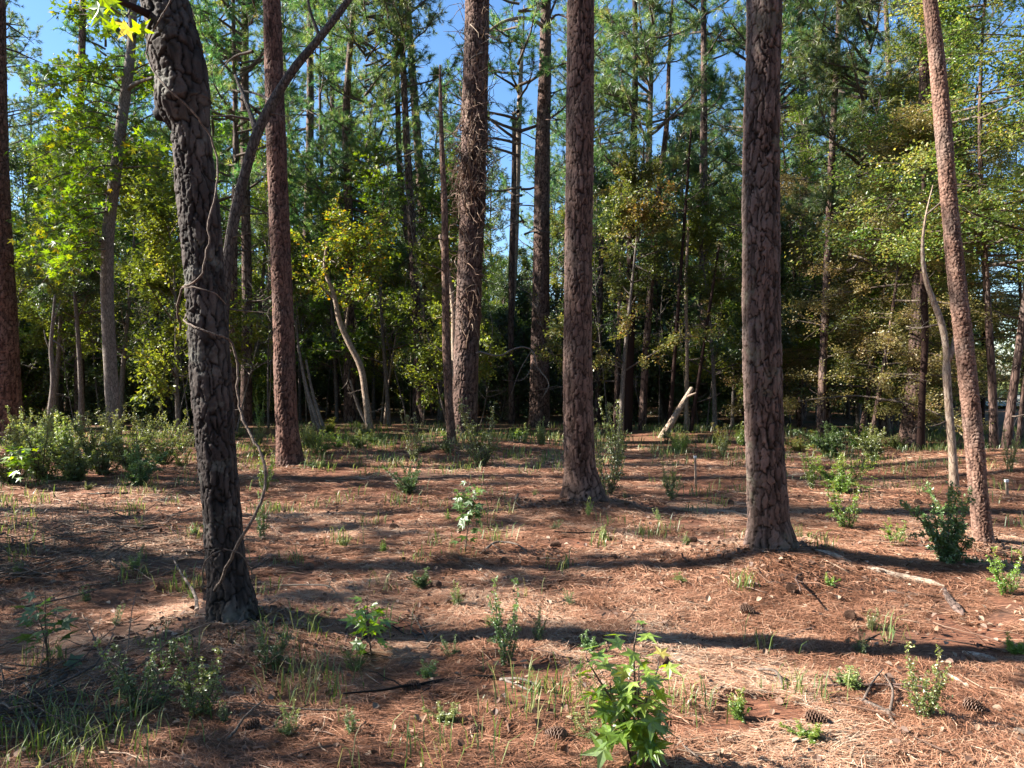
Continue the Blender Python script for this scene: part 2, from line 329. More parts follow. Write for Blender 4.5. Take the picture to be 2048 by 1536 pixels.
# ------------------------------------------------------------------ bark trunks with real plates
def bark_trunk(P, R, vis_len, cell=(.055, .11), depth=.018, du=.008, dv=.01, seed=0, wave=.03, rough=.002):
    """tube along P with plated bark; fine up to vis_len along the stem, coarse above."""
    s = np.concatenate([[0], np.cumsum(np.linalg.norm(np.diff(P, axis=0), axis=1))]); tot = s[-1]
    t = np.concatenate([np.arange(0, min(vis_len, tot), dv), np.arange(vis_len, tot, .25)]) if vis_len < tot else np.arange(0, tot, dv)
    g = np.gradient(P, s, axis=0); i = np.clip(np.searchsorted(s, t, side='right')-1, 0, len(s)-2)
    h = (s[i+1]-s[i])[:, None]; u = ((t-s[i])[:, None])/h
    C = (2*u**3-3*u**2+1)*P[i]+(u**3-2*u**2+u)*h*g[i]+(-2*u**3+3*u**2)*P[i+1]+(u**3-u**2)*h*g[i+1]
    r = np.interp(t, s, R); rm = float(np.interp(min(vis_len, tot)*.4, s, R))
    nu = int(2*PI*rm/du); n = len(t)
    T = nrm(np.gradient(C, axis=0)); U = nrm(np.cross(T, np.array([0, 1., 0]))); V = np.cross(T, U)
    th = np.arange(nu)/nu*2*PI
    TH, TT = np.meshgrid(th, t)
    ncu = max(5, int(round(2*PI*rm/cell[0])))
    cx = np.cos(TH)*rm; sx = np.sin(TH)*rm
    wu = .45*vn(cx*12, sx*12, TT*9, s=seed)+.25*vn(cx*40, sx*40, TT*30, s=seed+1); wv = .4*vn(cx*13, sx*13, TT*9, s=seed+2)+.22*vn(cx*35, sx*35, TT*35, s=seed+3)
    a = TH/(2*PI)*ncu+wu; b = TT/cell[1]+wv
    def cells(a, b, nc, sd):
        ia = np.floor(a); ib = np.floor(b)
        F1 = np.full(a.shape, 9.); F2 = np.full(a.shape, 9.); ID = np.zeros(a.shape); DV = np.zeros(a.shape)
        for da in (-1, 0, 1):
            for db in (-1, 0, 1):
                qa = ia+da; qb = ib+db; qm = np.mod(qa, nc)
                ja = qa+.5+.45*(2*_h(qm, qb, qm*0, sd+11)-1); jb = qb+.5+.48*(2*_h(qm, qb, qm*0, sd+12)-1)
                d = np.abs(a-ja)**1.5+np.abs(b-jb)**1.5; m = d < F1
                F2 = np.where(m, F1, np.minimum(F2, d)); ID = np.where(m, _h(qm, qb, qm*0, sd+13), ID); DV = np.where(m, b-jb, DV); F1 = np.where(m, d, F1)
        return F2-F1, ID, DV
    e, ID, DV = cells(a, b, ncu, seed)
    e2, ID2, DV2 = cells(a*2+.4*wv, b*2.2+.5*wu, ncu*2, seed+60)
    crack = ss(.0, .05+.09*(.5+.5*vn(cx*6, sx*6, TT*3, s=seed+8)), e+.05*fbm(cx*60, sx*60, TT*40, s=seed+5, o=2))
    crack2 = ss(.0, .10, e2); wide = ss(.02, .30, e+.06*fbm(cx*60, sx*60, TT*40, s=seed+6, o=2))
    fl = fbm(cx*26, sx*26, TT*13, s=seed+30, o=4, g=.6)
    terr = fl*1.8+ID*1.6; step = np.floor(terr)+ss(.75, 1.0, terr-np.floor(terr))
    fur = fbm(cx*16, sx*16, TT*2.4, s=seed+33, o=3); furrow = ss(.0, .16, np.abs(fur))
    disp = depth*(-.95*(1-crack)-.35*(1-wide)-.75*(1-furrow)*(.4+.6*(1-crack2))-.12*(1-crack2)+.10*step+.20*(ID-.5)-.10*DV)+rough*1.6*fbm(cx*80, sx*80, TT*60, s=seed+40, o=3)+wave*rm*fbm(cx*3, sx*3, TT*1.2, s=seed+50, o=3)
    crack = np.clip((.35*crack+.65*wide)*(.3+.7*ss(.0, .26, np.abs(fur)))*(.65+.35*crack2), 0, 1); ID = np.clip(.45*ID+.25*ID2+.3*(.5+.5*fl), 0, 1)
    disp = disp-np.percentile(disp, 75)
    disp = disp+.55*rm*np.exp(-np.maximum(TT-.2, 0)/.13)*np.clip(.25+.9*vn(np.cos(TH)*1.7+seed, np.sin(TH)*1.7, s=seed+70), 0, 1)
    fade = np.where(TT > vis_len, 0.3, 1.0)
    RR = r[:, None]+disp*fade*np.minimum(1, r[:, None]/rm)
    v = C[:, None, :]+RR[..., None]*(np.cos(TH)[..., None]*U[:, None, :]+np.sin(TH)[..., None]*V[:, None, :])
    ii = np.arange(n-1)[:, None]*nu; j = np.arange(nu)[None, :]; k = (j+1) % nu
    q = np.stack([ii+j, ii+k, ii+nu+k, ii+nu+j], -1).reshape(-1, 4)
    mb = MB(); mb.add(v.reshape(-1, 3), None, q, ID.ravel(), crack.ravel()); return mb
def stem(pts, D, H=21.0, below=.25, flare=.3, top_r=.04, ymv=0.0, lean=None):
    """world path and radii from pixel points (from the base up); continues to height H above the frame."""
    P = []; R = []
    for i, q in enumerate(pts):
        d = D+ymv*i; p = at(q[0], q[1], d); P.append(p); R.append(q[2]/2/FPX*d)
    P = np.array(P); R = np.array(R); 
    d0 = nrm(P[1]-P[0]); P = np.vstack([P[0]-d0*below-np.array([0, 0, .02]), P]); R = np.concatenate([[R[0]*(1+flare)], [R[0]*1.1], R[1:]])
    if H and H > P[-1][2]+.5:
        d1 = nrm(P[-1]-P[-2]); z = P[-1][2]; k = 3
        for f in range(1, k+1):
            dz = (H-z)*f/k; lx = d1[0]/max(d1[2], .3)
            off = lx*min(dz, 4.0)
            P = np.vstack([P, [P[len(pts)][0]+off, P[len(pts)][1], z+dz]]); R = np.append(R, R[len(pts)]*(1-f/k)+top_r*(f/k))
    return P, R
# ------------------------------------------------------------------ foliage primitives
def frames(rng, n, outward=None, upb=1.0, spread=.8):
    N_ = rng.normal(0, spread, (n, 3)); N_[:, 2] += upb; N_ = nrm(N_)
    T = rng.normal(0, 1, (n, 3)) if outward is None else outward+rng.normal(0, .5, (n, 3))
    T = nrm(T-(T*N_).sum(1, keepdims=True)*N_); S = np.cross(N_, T); return S, T, N_
def leaves(mb, rng, P, size, shape, outward=None, upb=.8, spread=.7, tone=None):
    P = np.asarray(P); n = len(P)
    if n == 0: return
    S, T, N_ = frames(rng, n, outward, upb, spread); sz = size*rng.uniform(.65, 1.25, n)
    sv, sf = shape; k = len(sv)
    v = P[:, None, :]+sz[:, None, None]*(sv[None, :, 0, None]*S[:, None, :]+sv[None, :, 1, None]*T[:, None, :]+sv[None, :, 2, None]*N_[:, None, :])
    f = (np.arange(n)[:, None, None]*k+sf[None]).reshape(-1, sf.shape[1])
    a = np.repeat(rng.uniform(0, 1, n) if tone is None else np.clip(tone+rng.normal(0, .15, n), 0, 1), k)
    if sf.shape[1] == 3: mb.add(v, f, None, a)
    else: mb.add(v, None, f, a)
DIAM = (np.array([[0, 0, 0], [.32, .45, .06], [0, 1, -.1], [-.32, .45, .06]]), np.array([[0, 1, 2, 3]]))
OVAL = (np.array([[0, 0, 0], [.2, .25, .05], [.25, .6, .05], [0, 1, -.08], [-.25, .6, .05], [-.2, .25, .05], [0, .5, -.02]]), np.array([[0, 1, 6], [1, 2, 6], [2, 3, 6], [3, 4, 6], [4, 5, 6], [5, 0, 6]]))
def star():
    pts = [(0, 0)]
    lob = [(-125, .55), (-62, .88), (0, 1.0), (62, .88), (125, .55)]
    out = []
    for i, (a, l) in enumerate(lob):
        A = math.radians(a)
        if i == 0: out.append((math.radians(-165), .22))
        out.append((A, l))
        if i < 4: out.append((math.radians((a+lob[i+1][0])/2), .36))
    out.append((math.radians(165), .22))
    v = [(0, .35, 0)]
    for a, l in out: v.append((math.sin(a)*l*.8, .35+math.cos(a)*l*.8, -.16*l*l+.03))
    v = np.array(v); f = [[0, i+1, i] for i in range(1, len(v)-1)]+[[0, 1, len(v)-1]]
    return v, np.array(f)
STAR = star()
def needles(mb, rng, P, dirs, L=.17, wd=.009, n=30, tone=None, spread=.75):
    """tufts of needles: each needle a thin triangle"""
    P = np.asarray(P); m = len(P)
    if m == 0: return
    d = nrm(np.repeat(np.asarray(dirs), n, 0)+rng.normal(0, spread, (m*n, 3))); p0 = np.repeat(P, n, 0)-np.repeat(np.asarray(dirs), n, 0)*rng.uniform(0, .14, (m*n, 1))
    s = nrm(np.cross(d, rng.normal(0, 1, (m*n, 3)))); l = L*rng.uniform(.7, 1.15, (m*n, 1)); tip = p0+d*l-np.array([0, 0, 1])*l*.12
    v = np.stack([p0-s*wd*.5, p0+s*wd*.5, tip], 1).reshape(-1, 3); f = np.arange(m*n*3).reshape(-1, 3)
    t = rng.uniform(0, 1, m) if tone is None else np.full(m, tone)
    a = np.clip(np.repeat(t, n)*.85+rng.uniform(0, .15, m*n), 0, 1); mb.add(v, f, None, np.repeat(a, 3))
# ------------------------------------------------------------------ tree variants (local space, base at the origin)
def pine_variant(seed, H=21, cb=.5, rad=2.8, r0=.17, nb=44, dead=10, tuft=30, bow=.25, wd=.011, sparse=1.0):
    rng = np.random.default_rng(seed)
    n = 24; z = np.linspace(-.2, H, n); bx = bow*np.sin(z/H*PI*rng.uniform(.6, 1.6)+rng.uniform(0, 6)); by = bow*np.sin(z/H*PI*1.3+rng.uniform(0, 6)); bx -= bx[0]; by -= by[0]
    k = np.clip((z-H*.35)/(H*.3), 0, 1); 
    P = np.stack([bx, by, z], 1); R = r0*(1-.86*(z/H)**1.3)+r0*.35*np.exp(-np.maximum(z, 0)/.35)
    tr = MB(); tube(tr, *resample(P, R, .35)[:2], sides=12)
    br = MB(); nd = MB(); TP = []; TD = []
    for i in range(nb+dead):
        isd = i >= nb
        f = rng.uniform(0, 1)**.9
        h = H*(cb+(1-cb)*f*.985) if not isd else H*rng.uniform(cb*.45, cb*1.02)
        c = np.array([np.interp(h, z, bx), np.interp(h, z, by), h]); az = rng.uniform(0, 2*PI); prof = (1-f)**.7*(.35+.65*min(1, f*4+.3))
        L = (rad*(.3+.9*prof)*rng.uniform(.7, 1.15)) if not isd else rng.uniform(.3, 1.6)
        el = .15+.5*f if not isd else rng.uniform(-.4, .3)
        d = np.array([math.cos(az)*math.cos(el), math.sin(az)*math.cos(el), math.sin(el)])
        bp = wander(rng, c, d, L, 6, .13, .25 if not isd else 0, 0 if not isd else .15)
        rr = np.linspace(max(.012, .02+.012*L), .006, 7); tube(br, bp, rr, 5, cap=False)
        if isd: continue
        nt_ = int((4+L*3.2)*sparse)
        for j in range(nt_):
            u = rng.uniform(.3, 1.0); q = np.array([np.interp(u*6, range(7), bp[:, m_]) for m_ in range(3)])
            sd_ = nrm(bp[min(6, int(u*6)+1)]-bp[max(0, int(u*6)-1)]+rng.normal(0, .75, 3)+np.array([0, 0, .35])); sl = rng.uniform(.2, .75)*min(1, L/2)
            sp_ = wander(rng, q, sd_, sl, 3, .15, .3); tube(br, sp_, np.linspace(.011, .005, 4), 4, cap=False)
            TP.append(sp_[-1]); TD.append(nrm(sp_[-1]-sp_[-2]))
            for _ in range(2):
                if rng.random() < .8:
                    m_ = rng.integers(1, 4); dd = nrm(rng.normal(0, .7, 3)+TD[-1]); e_ = sp_[m_]+dd*rng.uniform(.12, .3); tube(br, [sp_[m_], e_], [.006, .004], 3, cap=False); TP.append(e_); TD.append(dd)
        TP.append(bp[-1]); TD.append(nrm(bp[-1]-bp[-2]))
    TP = np.array(TP); TD = np.array(TD); tone = None
    needles(nd, rng, TP, TD, .2, wd, tuft)
    return dict(trunk=tr.mesh('trunk'), branches=br.mesh('branches'), crown=nd.mesh('crown', False))
def hard_variant(seed, H=10, cb=.25, rad=2.4, r0=.07, nb=26, nl=9000, leaf=.09, shape=DIAM, el0=.55, flat=False, droop=.1, dens_edge=1.0, multi=1):
    rng = np.random.default_rng(seed); tr = MB(); br = MB(); lf = MB(); LP = []; LO = []
    for s_ in range(multi):
        n = 14; z = np.linspace(-.15, H*(1 if s_ == 0 else rng.uniform(.6, .95)), n); a0 = rng.uniform(0, 6)
        ln = rng.uniform(0, .12 if multi == 1 else .3); bx = ln*z*math.cos(a0)+.12*H*.12*np.sin(z/H*5+a0); by = ln*z*math.sin(a0)+.12*H*.12*np.cos(z/H*4+a0); bx -= bx[0]; by -= by[0]
        R = r0*(1-.88*z/H)+.3*r0*np.exp(-np.maximum(z, 0)/.2); R = np.maximum(R, .006); P = np.stack([bx, by, z], 1); tube(tr, *resample(P, R, .4)[:2], sides=9)
        for i in range(nb//multi):
            f = rng.uniform(0, 1); h = z[-1]*(cb+(1-cb)*f); c = np.array([np.interp(h, z, bx), np.interp(h, z, by), h]); az = rng.uniform(0, 2*PI)
            L = rad*(1-.65*f)*rng.uniform(.55, 1.2); el = (el0*rng.uniform(.4, 1.3)+.4*f) if not flat else rng.uniform(-.1, .25)
            d = np.array([math.cos(az)*math.cos(el), math.sin(az)*math.cos(el), math.sin(el)])
            bp = wander(rng, c, d, L, 6, .14 if not flat else .07, .1, droop); tube(br, bp, np.linspace(.010+.007*L, .005, 7), 5, cap=False)
            for j in range(int(3+L*3)):
                u = rng.uniform(.2, 1); q = np.array([np.interp(u*6, range(7), bp[:, m_]) for m_ in range(3)])
                sd_ = rng.normal(0, .8, 3)+(bp[-1]-bp[0])/L*.8
                if flat: sd_[2] *= .2
                sl = rng.uniform(.3, .9)*min(1, L/1.5); sp_ = wander(rng, q, sd_, sl, 4, .15, 0, droop); tube(br, sp_, np.linspace(.007, .003, 5), 3, cap=False)
                LP.append(sp_); LO.append(nrm(sp_[-1]-sp_[0]))
            LP.append(bp[2:]); LO.append(nrm(bp[-1]-bp[0]))
    seg = []; out = []
    per = max(1, int(nl/len(LP)))
    for p, o in zip(LP, LO):
        k = max(1, rng.poisson(per*rng.choice([.3, 1, 1.7]))); u = rng.uniform(.1, len(p)-1, k)
        q = np.stack([np.interp(u, range(len(p)), p[:, m_]) for m_ in range(3)], 1)+rng.normal(0, .055 if not flat else .06, (k, 3))*np.array([1, 1, 1 if not flat else 1.3])*(1+leaf*5)
        seg.append(q); out.append(np.repeat(o[None], k, 0))
    q = np.concatenate(seg); out = np.concatenate(out)
    leaves(lf, rng, q, leaf, shape, out, tone=.48+.4*vn(q[:, 0]*1.6, q[:, 1]*1.6, q[:, 2]*1.6, s=seed), upb=.7 if not flat else .9, spread=.6)
    return dict(trunk=tr.mesh('trunk'), branches=br.mesh('branches'), crown=lf.mesh('crown', False))
def put(kind, var, loc, label, cat, group=None, mats=None, rz=0, s=1.0, names=('trunk', 'branches', 'crown'), tilt=(0, 0)):
    r = empty(kind, loc, rz, s); r.rotation_euler = (tilt[0], tilt[1], rz)
    tag(r, label, cat, group)
    for nme in names:
        if nme not in var: continue
        me = var[nme]; m = mats[nme]
        o = link(nme, me, r)
        if len(me.materials) == 0: me.materials.append(m)
        o.material_slots[0].link = 'OBJECT'; o.material_slots[0].material = m
    return r
PV = [pine_variant(11, 21, .42, 2.9, .17, 54, sparse=1.1, wd=.014), pine_variant(12, 23, .48, 2.6, .18, 52, bow=.4, sparse=1.1, wd=.014), pine_variant(13, 17, .28, 2.6, .12, 60, 14, sparse=1.4, wd=.014), pine_variant(14, 25, .55, 3.2, .2, 52, sparse=1.05, wd=.014), pine_variant(15, 13, .2, 2.0, .08, 54, 10, sparse=1.5, wd=.014), pine_variant(16, 20, .4, 2.5, .13, 54, bow=.6, sparse=1.15, wd=.014),
      pine_variant(17, 21, .6, 2.7, .17, 34), pine_variant(18, 23, .62, 2.9, .19, 34)]
HV = [hard_variant(21, 7.5, .25, 2.5, .08, 30, 18000, .082), hard_variant(22, 9.5, .35, 2.6, .1, 32, 18000, .082), hard_variant(23, 6, .15, 2.2, .06, 30, 14000, .1), hard_variant(24, 11.5, .4, 2.8, .12, 34, 15000, .115)]
GV = [hard_variant(31, 10, .22, 2.6, .08, 30, 3800, .12, STAR, el0=.3), hard_variant(32, 13, .3, 2.4, .1, 34, 4200, .12, STAR, el0=.3)]
SV = [hard_variant(43, 10, .34, 3.0, .08, 60, 40000, .062, DIAM, flat=True, droop=.14), hard_variant(41, 9, .12, 3.2, .07, 64, 42000, .062, DIAM, flat=True, droop=.16), hard_variant(42, 12, .2, 3.2, .09, 74, 48000, .062, DIAM, flat=True, droop=.14)]
UV = [hard_variant(51, 3.2, .05, 1.6, .03, 40, 9000, .09, DIAM, multi=4, el0=.7), hard_variant(52, 4.2, .08, 1.7, .035, 44, 10000, .095, DIAM, multi=5, el0=.7), hard_variant(53, 2.2, .03, 1.3, .02, 36, 7000, .08, DIAM, multi=5, el0=.6)]
BARE = [hard_variant(61, 5.5, .25, 1.0, .022, 20, 10, .05, DIAM), hard_variant(62, 4.2, .3, .9, .02, 16, 10, .05, DIAM), hard_variant(63, 7, .4, 1.2, .03, 20, 150, .07, DIAM)]
PM = dict(trunk=B['far'], branches=B['twig'], crown=G['pine'])
def MM(leaf, bark='grey', tw='twig'): return dict(trunk=B[bark], branches=B[tw], crown=G[leaf])
# ------------------------------------------------------------------ single trees
def add_crown(root, P, var, hv=None):
    """branches and needles of a variant moved so that they sit on the stem of this tree."""
    for nme in ('branches', 'crown'):
        o = link(nme, var[nme], root); top = P[-1]
        o.location = (top[0], top[1], top[2]-21.0 if hv is None else top[2]-hv)
        me = var[nme]; m = PM[nme]
        if len(me.materials) == 0: me.materials.append(m)
        o.material_slots[0].link = 'OBJECT'; o.material_slots[0].material = m
def stubs(root, P, R, n, rng, z0, z1, m, L=(.1, .6), name='dead_branch'):
    for i in range(n):
        z = rng.uniform(z0, z1); c = np.array([np.interp(z, P[:, 2], P[:, k]) for k in range(3)]); r = np.interp(z, P[:, 2], R)
        az = rng.uniform(0, 2*PI); d = np.array([math.cos(az), math.sin(az), rng.uniform(-.3, .5)]); l = rng.uniform(*L)
        mb = MB(); bp = wander(rng, c+d*r*.6, d, l, 5, .16, .1); tube(mb, bp, np.linspace(.006+.016*l, .004, 6), 6)
        if l > .5:
            for _ in range(3): tube(mb, wander(rng, bp[rng.integers(2, 5)], d+rng.normal(0, .6, 3), l*.4, 3, .2), np.linspace(.006, .003, 4), 4)
        mb.build(name, m, root)
def local(P): return P[1].copy()
def big_pine(name, pts, D, label, cat='pine tree', bark='near', var=0, seed=0, vis=None, H=21.0, **kw):
    P, R = stem(pts, D, H=H); base = np.array([P[1][0], P[1][1], float(hfun(P[1][0], P[1][1]))]); P = P-base
    root = empty(name, base); tag(root, label, cat)
    vl = (1.6+D*.55+.5+.25) if vis is None else vis
    mb = bark_trunk(P, R, vl, seed=seed, **kw); mb.build('trunk', B[bark], root)
    if var is not None: add_crown(root, P, PV[var], dict(enumerate((21, 23, 17, 25, 13, 20, 21, 23)))[var])
    return root, P, R
rg = np.random.default_rng(5)
# A: crooked dark trunk with the burl and the vine
A_pts = [(468, 1238, 96), (455, 1150, 82), (442, 1000, 78), (425, 800, 74), (414, 620, 72), (402, 450, 78), (388, 330, 76), (380, 256, 80), (366, 205, 112), (364, 150, 102), (350, 95, 106), (340, 40, 94), (322, -30, 88), (318, -120, 80)]
A, AP, AR = big_pine('crooked_tree', A_pts, D_A, 'dark crooked trunk with a swollen bend near the top and a vine wound round it', 'tree', 'dark', None, 100, cell=(.045, .14), depth=.015, du=.0055, dv=.006, wave=.10, H=19)
def on_photo(pts, D, base, off=0.0):
    return np.array([at(p[0], p[1], D-off if len(p) < 3 else p[2])-base for p in pts])
Ab = np.array(A.location)
# snapped stub and burl knobs on the crooked tree
mb = MB(); P_ = on_photo([(352, 215, D_A), (330, 222, D_A-.02), (312, 228, D_A-.03), (308, 222, D_A-.03)], D_A, Ab); tube(mb, P_, [.1, .075, .04, .012], 9); mb.build('broken_stub', B['dark'], A)
mb = MB(); P_ = on_photo([(345, 55, D_A), (300, 30, D_A-.1), (262, 12, D_A-.25), (225, -5, D_A-.4)], D_A, Ab); tube(mb, *resample(P_, [.03, .025, .02, .018], .05)[:2], sides=8); mb.build('branch', B['thin'], A)
P, R, _ = resample(on_photo([(262, 12, D_A-.25), (255, 30, D_A-.3), (235, 25, D_A-.4), (222, 15, D_A-.45)], D_A, Ab), [.006]*4, .03)
mb = MB(); tube(mb, P, R, 5); mb.build('twig', B['twig'], A)
lp = []
for (x, y) in ((232, 10), (215, 22), (243, 32), (262, 48), (268, 72), (222, 48), (205, 5), (240, 60), (190, -5), (255, 22), (228, -4)): lp.append(at(x, y, D_A-.35+rg.uniform(-.1, .1))-Ab)
mb = MB(); leaves(mb, rg, np.array(lp), .105, STAR, np.tile(np.array([0, -.6, -.9]), (len(lp), 1)), upb=.1, spread=.8, tone=.8); mb.build('leaf_spray', G['lime'], A, False)
# vine (a climbing plant of its own)
def vine_thing(name, label, strands, D, mlist, group=None):
    p0 = strands[0][0]; base = at(p0[0], p0[1], p0[2]); root = empty(name, base); tag(root, label, 'vine', group)
    for st, r in zip(strands, mlist):
        P_ = np.array([at(*p)-base for p in st]); Q, RR, _ = resample(P_, np.linspace(r, r*.6, len(P_)), .04)
        Q = Q+rg.normal(0, .0035, Q.shape); mb = MB(); tube(mb, Q, RR, 7); mb.build('stem', B['vine'], root)
    return root
F = D_A-.27; Bk = D_A+.05
vine_thing('climbing_vine', 'thin woody vine looping up the dark crooked trunk on the left', [
    [(430, 1180, F+.05), (455, 1130, F-.05), (485, 1070, F-.12), (520, 1010, F-.1), (532, 950, F-.05), (520, 900, F), (495, 860, F+.05), (478, 810, F+.1), (474, 740, F+.1), (458, 680, F+.08), (430, 668, F+.02), (400, 658, F), (378, 648, F+.05), (372, 630, Bk)],
    [(362, 660, Bk), (356, 620, F+.15), (365, 578, F+.05), (395, 560, F-.02), (415, 510, F), (418, 440, F), (436, 360, F+.08), (424, 280, F+.1), (395, 235, F+.02), (340, 180, F-.08), (300, 130, F), (293, 100, F+.05), (308, 60, F), (340, 0, F-.03), (350, -60, F)],
    [(366, 575, F+.03), (400, 578, F-.02), (435, 590, F), (452, 610, F+.1)],
    [(405, 1185, F), (412, 1120, F-.12), (445, 1100, F-.18), (480, 1105, F-.15), (500, 1140, F-.1), (505, 1165, F-.06)],
    [(360, 1120, F-.1), (400, 1105, F-.15), (440, 1095, F-.17)]], D_A, [.0095, .007, .005, .005, .003])
# B, G, H, P, T, E plates pines
big_pine('pine_tree', [(580, 930, 50), (574, 850, 44), (565, 600, 41), (553, 300, 39), (543, 0, 34), (540, -60, 33)], D_B, 'straight reddish pine directly right of the dark crooked trunk', bark='red', seed=200, var=6, du=.012, dv=.014, cell=(.055, .13), depth=.016)
g_, gP, gR = big_pine('pine_tree', [(925, 885, 56), (930, 780, 50), (937, 600, 50), (945, 400, 51), (950, 200, 51), (954, 0, 48), (955, -60, 46)], D_G, 'thick reddish pine hung with brown dead vine stems left of centre', seed=300, var=7, du=.016, dv=.018, cell=(.08, .2), depth=.026, H=23)
# dead vine hair on G
rr = np.random.default_rng(9); gb = np.array(g_.location); vr = empty('dead_vine', gb+np.array([0, -.3, 0])); tag(vr, 'matted brown dead vine clinging to the thick pine left of centre', 'vine')
mb = MB(); 
for i in range(520):
    z = rr.choice([rr.uniform(2.5, 11.5), rr.normal(6.3, .7)]); c = np.array([np.interp(z, gP[:, 2], gP[:, k]) for k in range(3)]); az = rr.uniform(PI*1.0, PI*2.0); r = np.interp(z, gP[:, 2], gR)+.02
    p = c+np.array([math.cos(az)*r, math.sin(az)*r+.3, 0]); d = np.array([math.cos(az)*.35, math.sin(az)*.3, rr.uniform(-1, .8)]); L_ = rr.uniform(.2, .8)
    tube(mb, wander(rr, p, d, L_, 4, .35, 0, .3), np.linspace(.011, .005, 5), 3, a=rr.random(), cap=False)
mb.build('hanging_stems', M_litter, vr)
H_, hP, hR = big_pine('pine_tree', [(1166, 996, 76), (1160, 930, 62), (1156, 800, 59), (1156, 600, 57), (1158, 400, 56), (1160, 200, 55), (1161, 0, 54), (1161, -60, 53)], D_H, 'straight pine in the centre of the clearing with pale sunlit left side', seed=400, var=6, du=.009, dv=.010, cell=(.05, .16), depth=.015)
P_T, pP, pR = big_pine('pine_tree', [(1541, 1094, 94), (1537, 1040, 82), (1530, 900, 76), (1524, 700, 74), (1522, 500, 73), (1522, 300, 71), (1527, 100, 69), (1529, 0, 68), (1530, -60, 67)], D_P, 'thickest near pine right of centre with grey and red scaly bark', bark='scaly', seed=500, var=7, du=.007, dv=.0075, cell=(.05, .16), depth=.0155, H=23)
big_pine('leaning_pine', [(1968, 1088, 34), (1958, 1000, 34), (1948, 880, 35), (1932, 720, 35), (1914, 560, 33), (1898, 400, 33), (1886, 250, 31), (1872, 100, 28), (1860, 0, 26), (1854, -60, 25)], D_T, 'slim pine at the right leaning left with salmon pink sunlit bark', bark='thin', seed=600, var=6, H=21, du=.006, dv=.007, cell=(.035, .035), depth=.009, wave=.06)
big_pine('pine_tree', [(18, 890, 62), (15, 800, 50), (10, 650, 46), (0, 450, 40), (-6, 250, 38), (-10, 0, 36)], D_E, 'red barked pine cut off by the left edge of the photo', bark='red', seed=700, var=3, du=.016, dv=.016, cell=(.08, .13), depth=.02, H=23)
# I dark pine with crown limbs
i_, iP, iR = big_pine('pine_tree', [(1078, 856, 40), (1080, 700, 36), (1083, 500, 33), (1085, 300, 30), (1090, 150, 25), (1092, 0, 20), (1093, -60, 18)], D_I, 'dark pine behind and just left of the central pine with curved bare limbs', seed=800, var=5, du=.02, dv=.022, cell=(.08, .14), depth=.02, H=19)
ib = np.array(i_.location)
for pts, r in (([(1088, 55, D_I), (1070, 42, D_I-.3), (1045, 36, D_I-.6), (1010, 42, D_I-.8), (978, 62, D_I-1), (955, 80, D_I-1)], .07), ([(1088, 20, D_I), (1075, 5, D_I), (1055, -8, D_I)], .06), ([(1093, 50, D_I), (1112, 30, D_I-.2), (1140, 38, D_I-.4)], .05),
               ([(1090, 60, D_I), (1100, 30, D_I), (1112, 0, D_I), (1125, -30, D_I)], .05), ([(1084, 210, D_I), (1097, 200, D_I), (1110, 185, D_I)], .04)):
    mb = MB(); tube(mb, *resample(on_photo(pts, D_I, ib), np.linspace(r, r*.4, len(pts)), .1)[:2], sides=7); mb.build('limb', B['pale' if r > .065 else 'far'], i_)
stubs(i_, iP, iR, 16, rg, 4, 12.5, B['far'], (.3, 1.2))
def thin_tree(name, pts, D, label, cat, bark, group=None, H=None, ymv=0, sides=12, limbs=(), n_st=0, st=(.2, .8), leafm=None, step=.15, below=.15, flare=.2, knots=.04):
    P, R = stem(pts, D, H=H, below=below, flare=flare, ymv=ymv); base = np.array([P[1][0], P[1][1], float(hfun(P[1][0], P[1][1])) if pts[0][1] > 800 else P[1][2]]); P = P-base
    root = empty(name, base); tag(root, label, cat, group); Q, RR, _ = resample(P, R, step)
    RR = RR*(1+knots*fbm(np.arange(len(RR))*.7, np.zeros(len(RR)), s=int(D*13), o=2)); mb = MB(); tube(mb, Q, RR, sides); mb.build('trunk', B[bark], root)
    for lp, r in limbs:
        mb = MB(); tube(mb, *resample(on_photo(lp, D, base), np.linspace(r, r*.45, len(lp)), .1)[:2], sides=8); mb.build('branch', B[bark], root)
    if n_st: stubs(root, Q, RR, n_st, rg, .5, Q[-1][2]*.98, B['twig'], st)
    return root, Q, RR
c_, cP, cR = thin_tree('leaning_tree', [(450, 955, 28), (448, 800, 25), (446, 650, 23), (455, 520, 22), (472, 420, 21), (492, 340, 20), (515, 265, 20), (545, 205, 20), (590, 135, 17), (640, 75, 15), (690, 10, 13), (740, -60, 11), (800, -150, 8)], D_C, 'slender grey tree bending steeply to the upper right behind the crooked trunk', 'tree', 'dgrey',
          limbs=[([(512, 262, D_C), (500, 225, D_C+.2), (470, 150, D_C+.5)], .05), ([(545, 205, D_C), (520, 190, D_C+.3), (480, 180, D_C+.6)], .03), ([(640, 75, D_C), (620, 20, D_C), (612, -30, D_C)], .03)], n_st=10)
d_, dP, dR = thin_tree('sweetgum_tree', [(229, 905, 30), (226, 820, 26), (219, 700, 25), (214, 560, 24), (217, 460, 23), (228, 370, 22), (240, 270, 20), (252, 180, 20), (262, 100, 17), (266, 0, 14), (268, -80, 12)], D_D, 'grey trunked tree with yellow green star leaves rising from the left bushes', 'tree', 'grey',
          limbs=[([(254, 180, D_D), (270, 168, D_D-.2), (290, 160, D_D-.5), (305, 155, D_D-.9)], .05)], H=14, n_st=8)
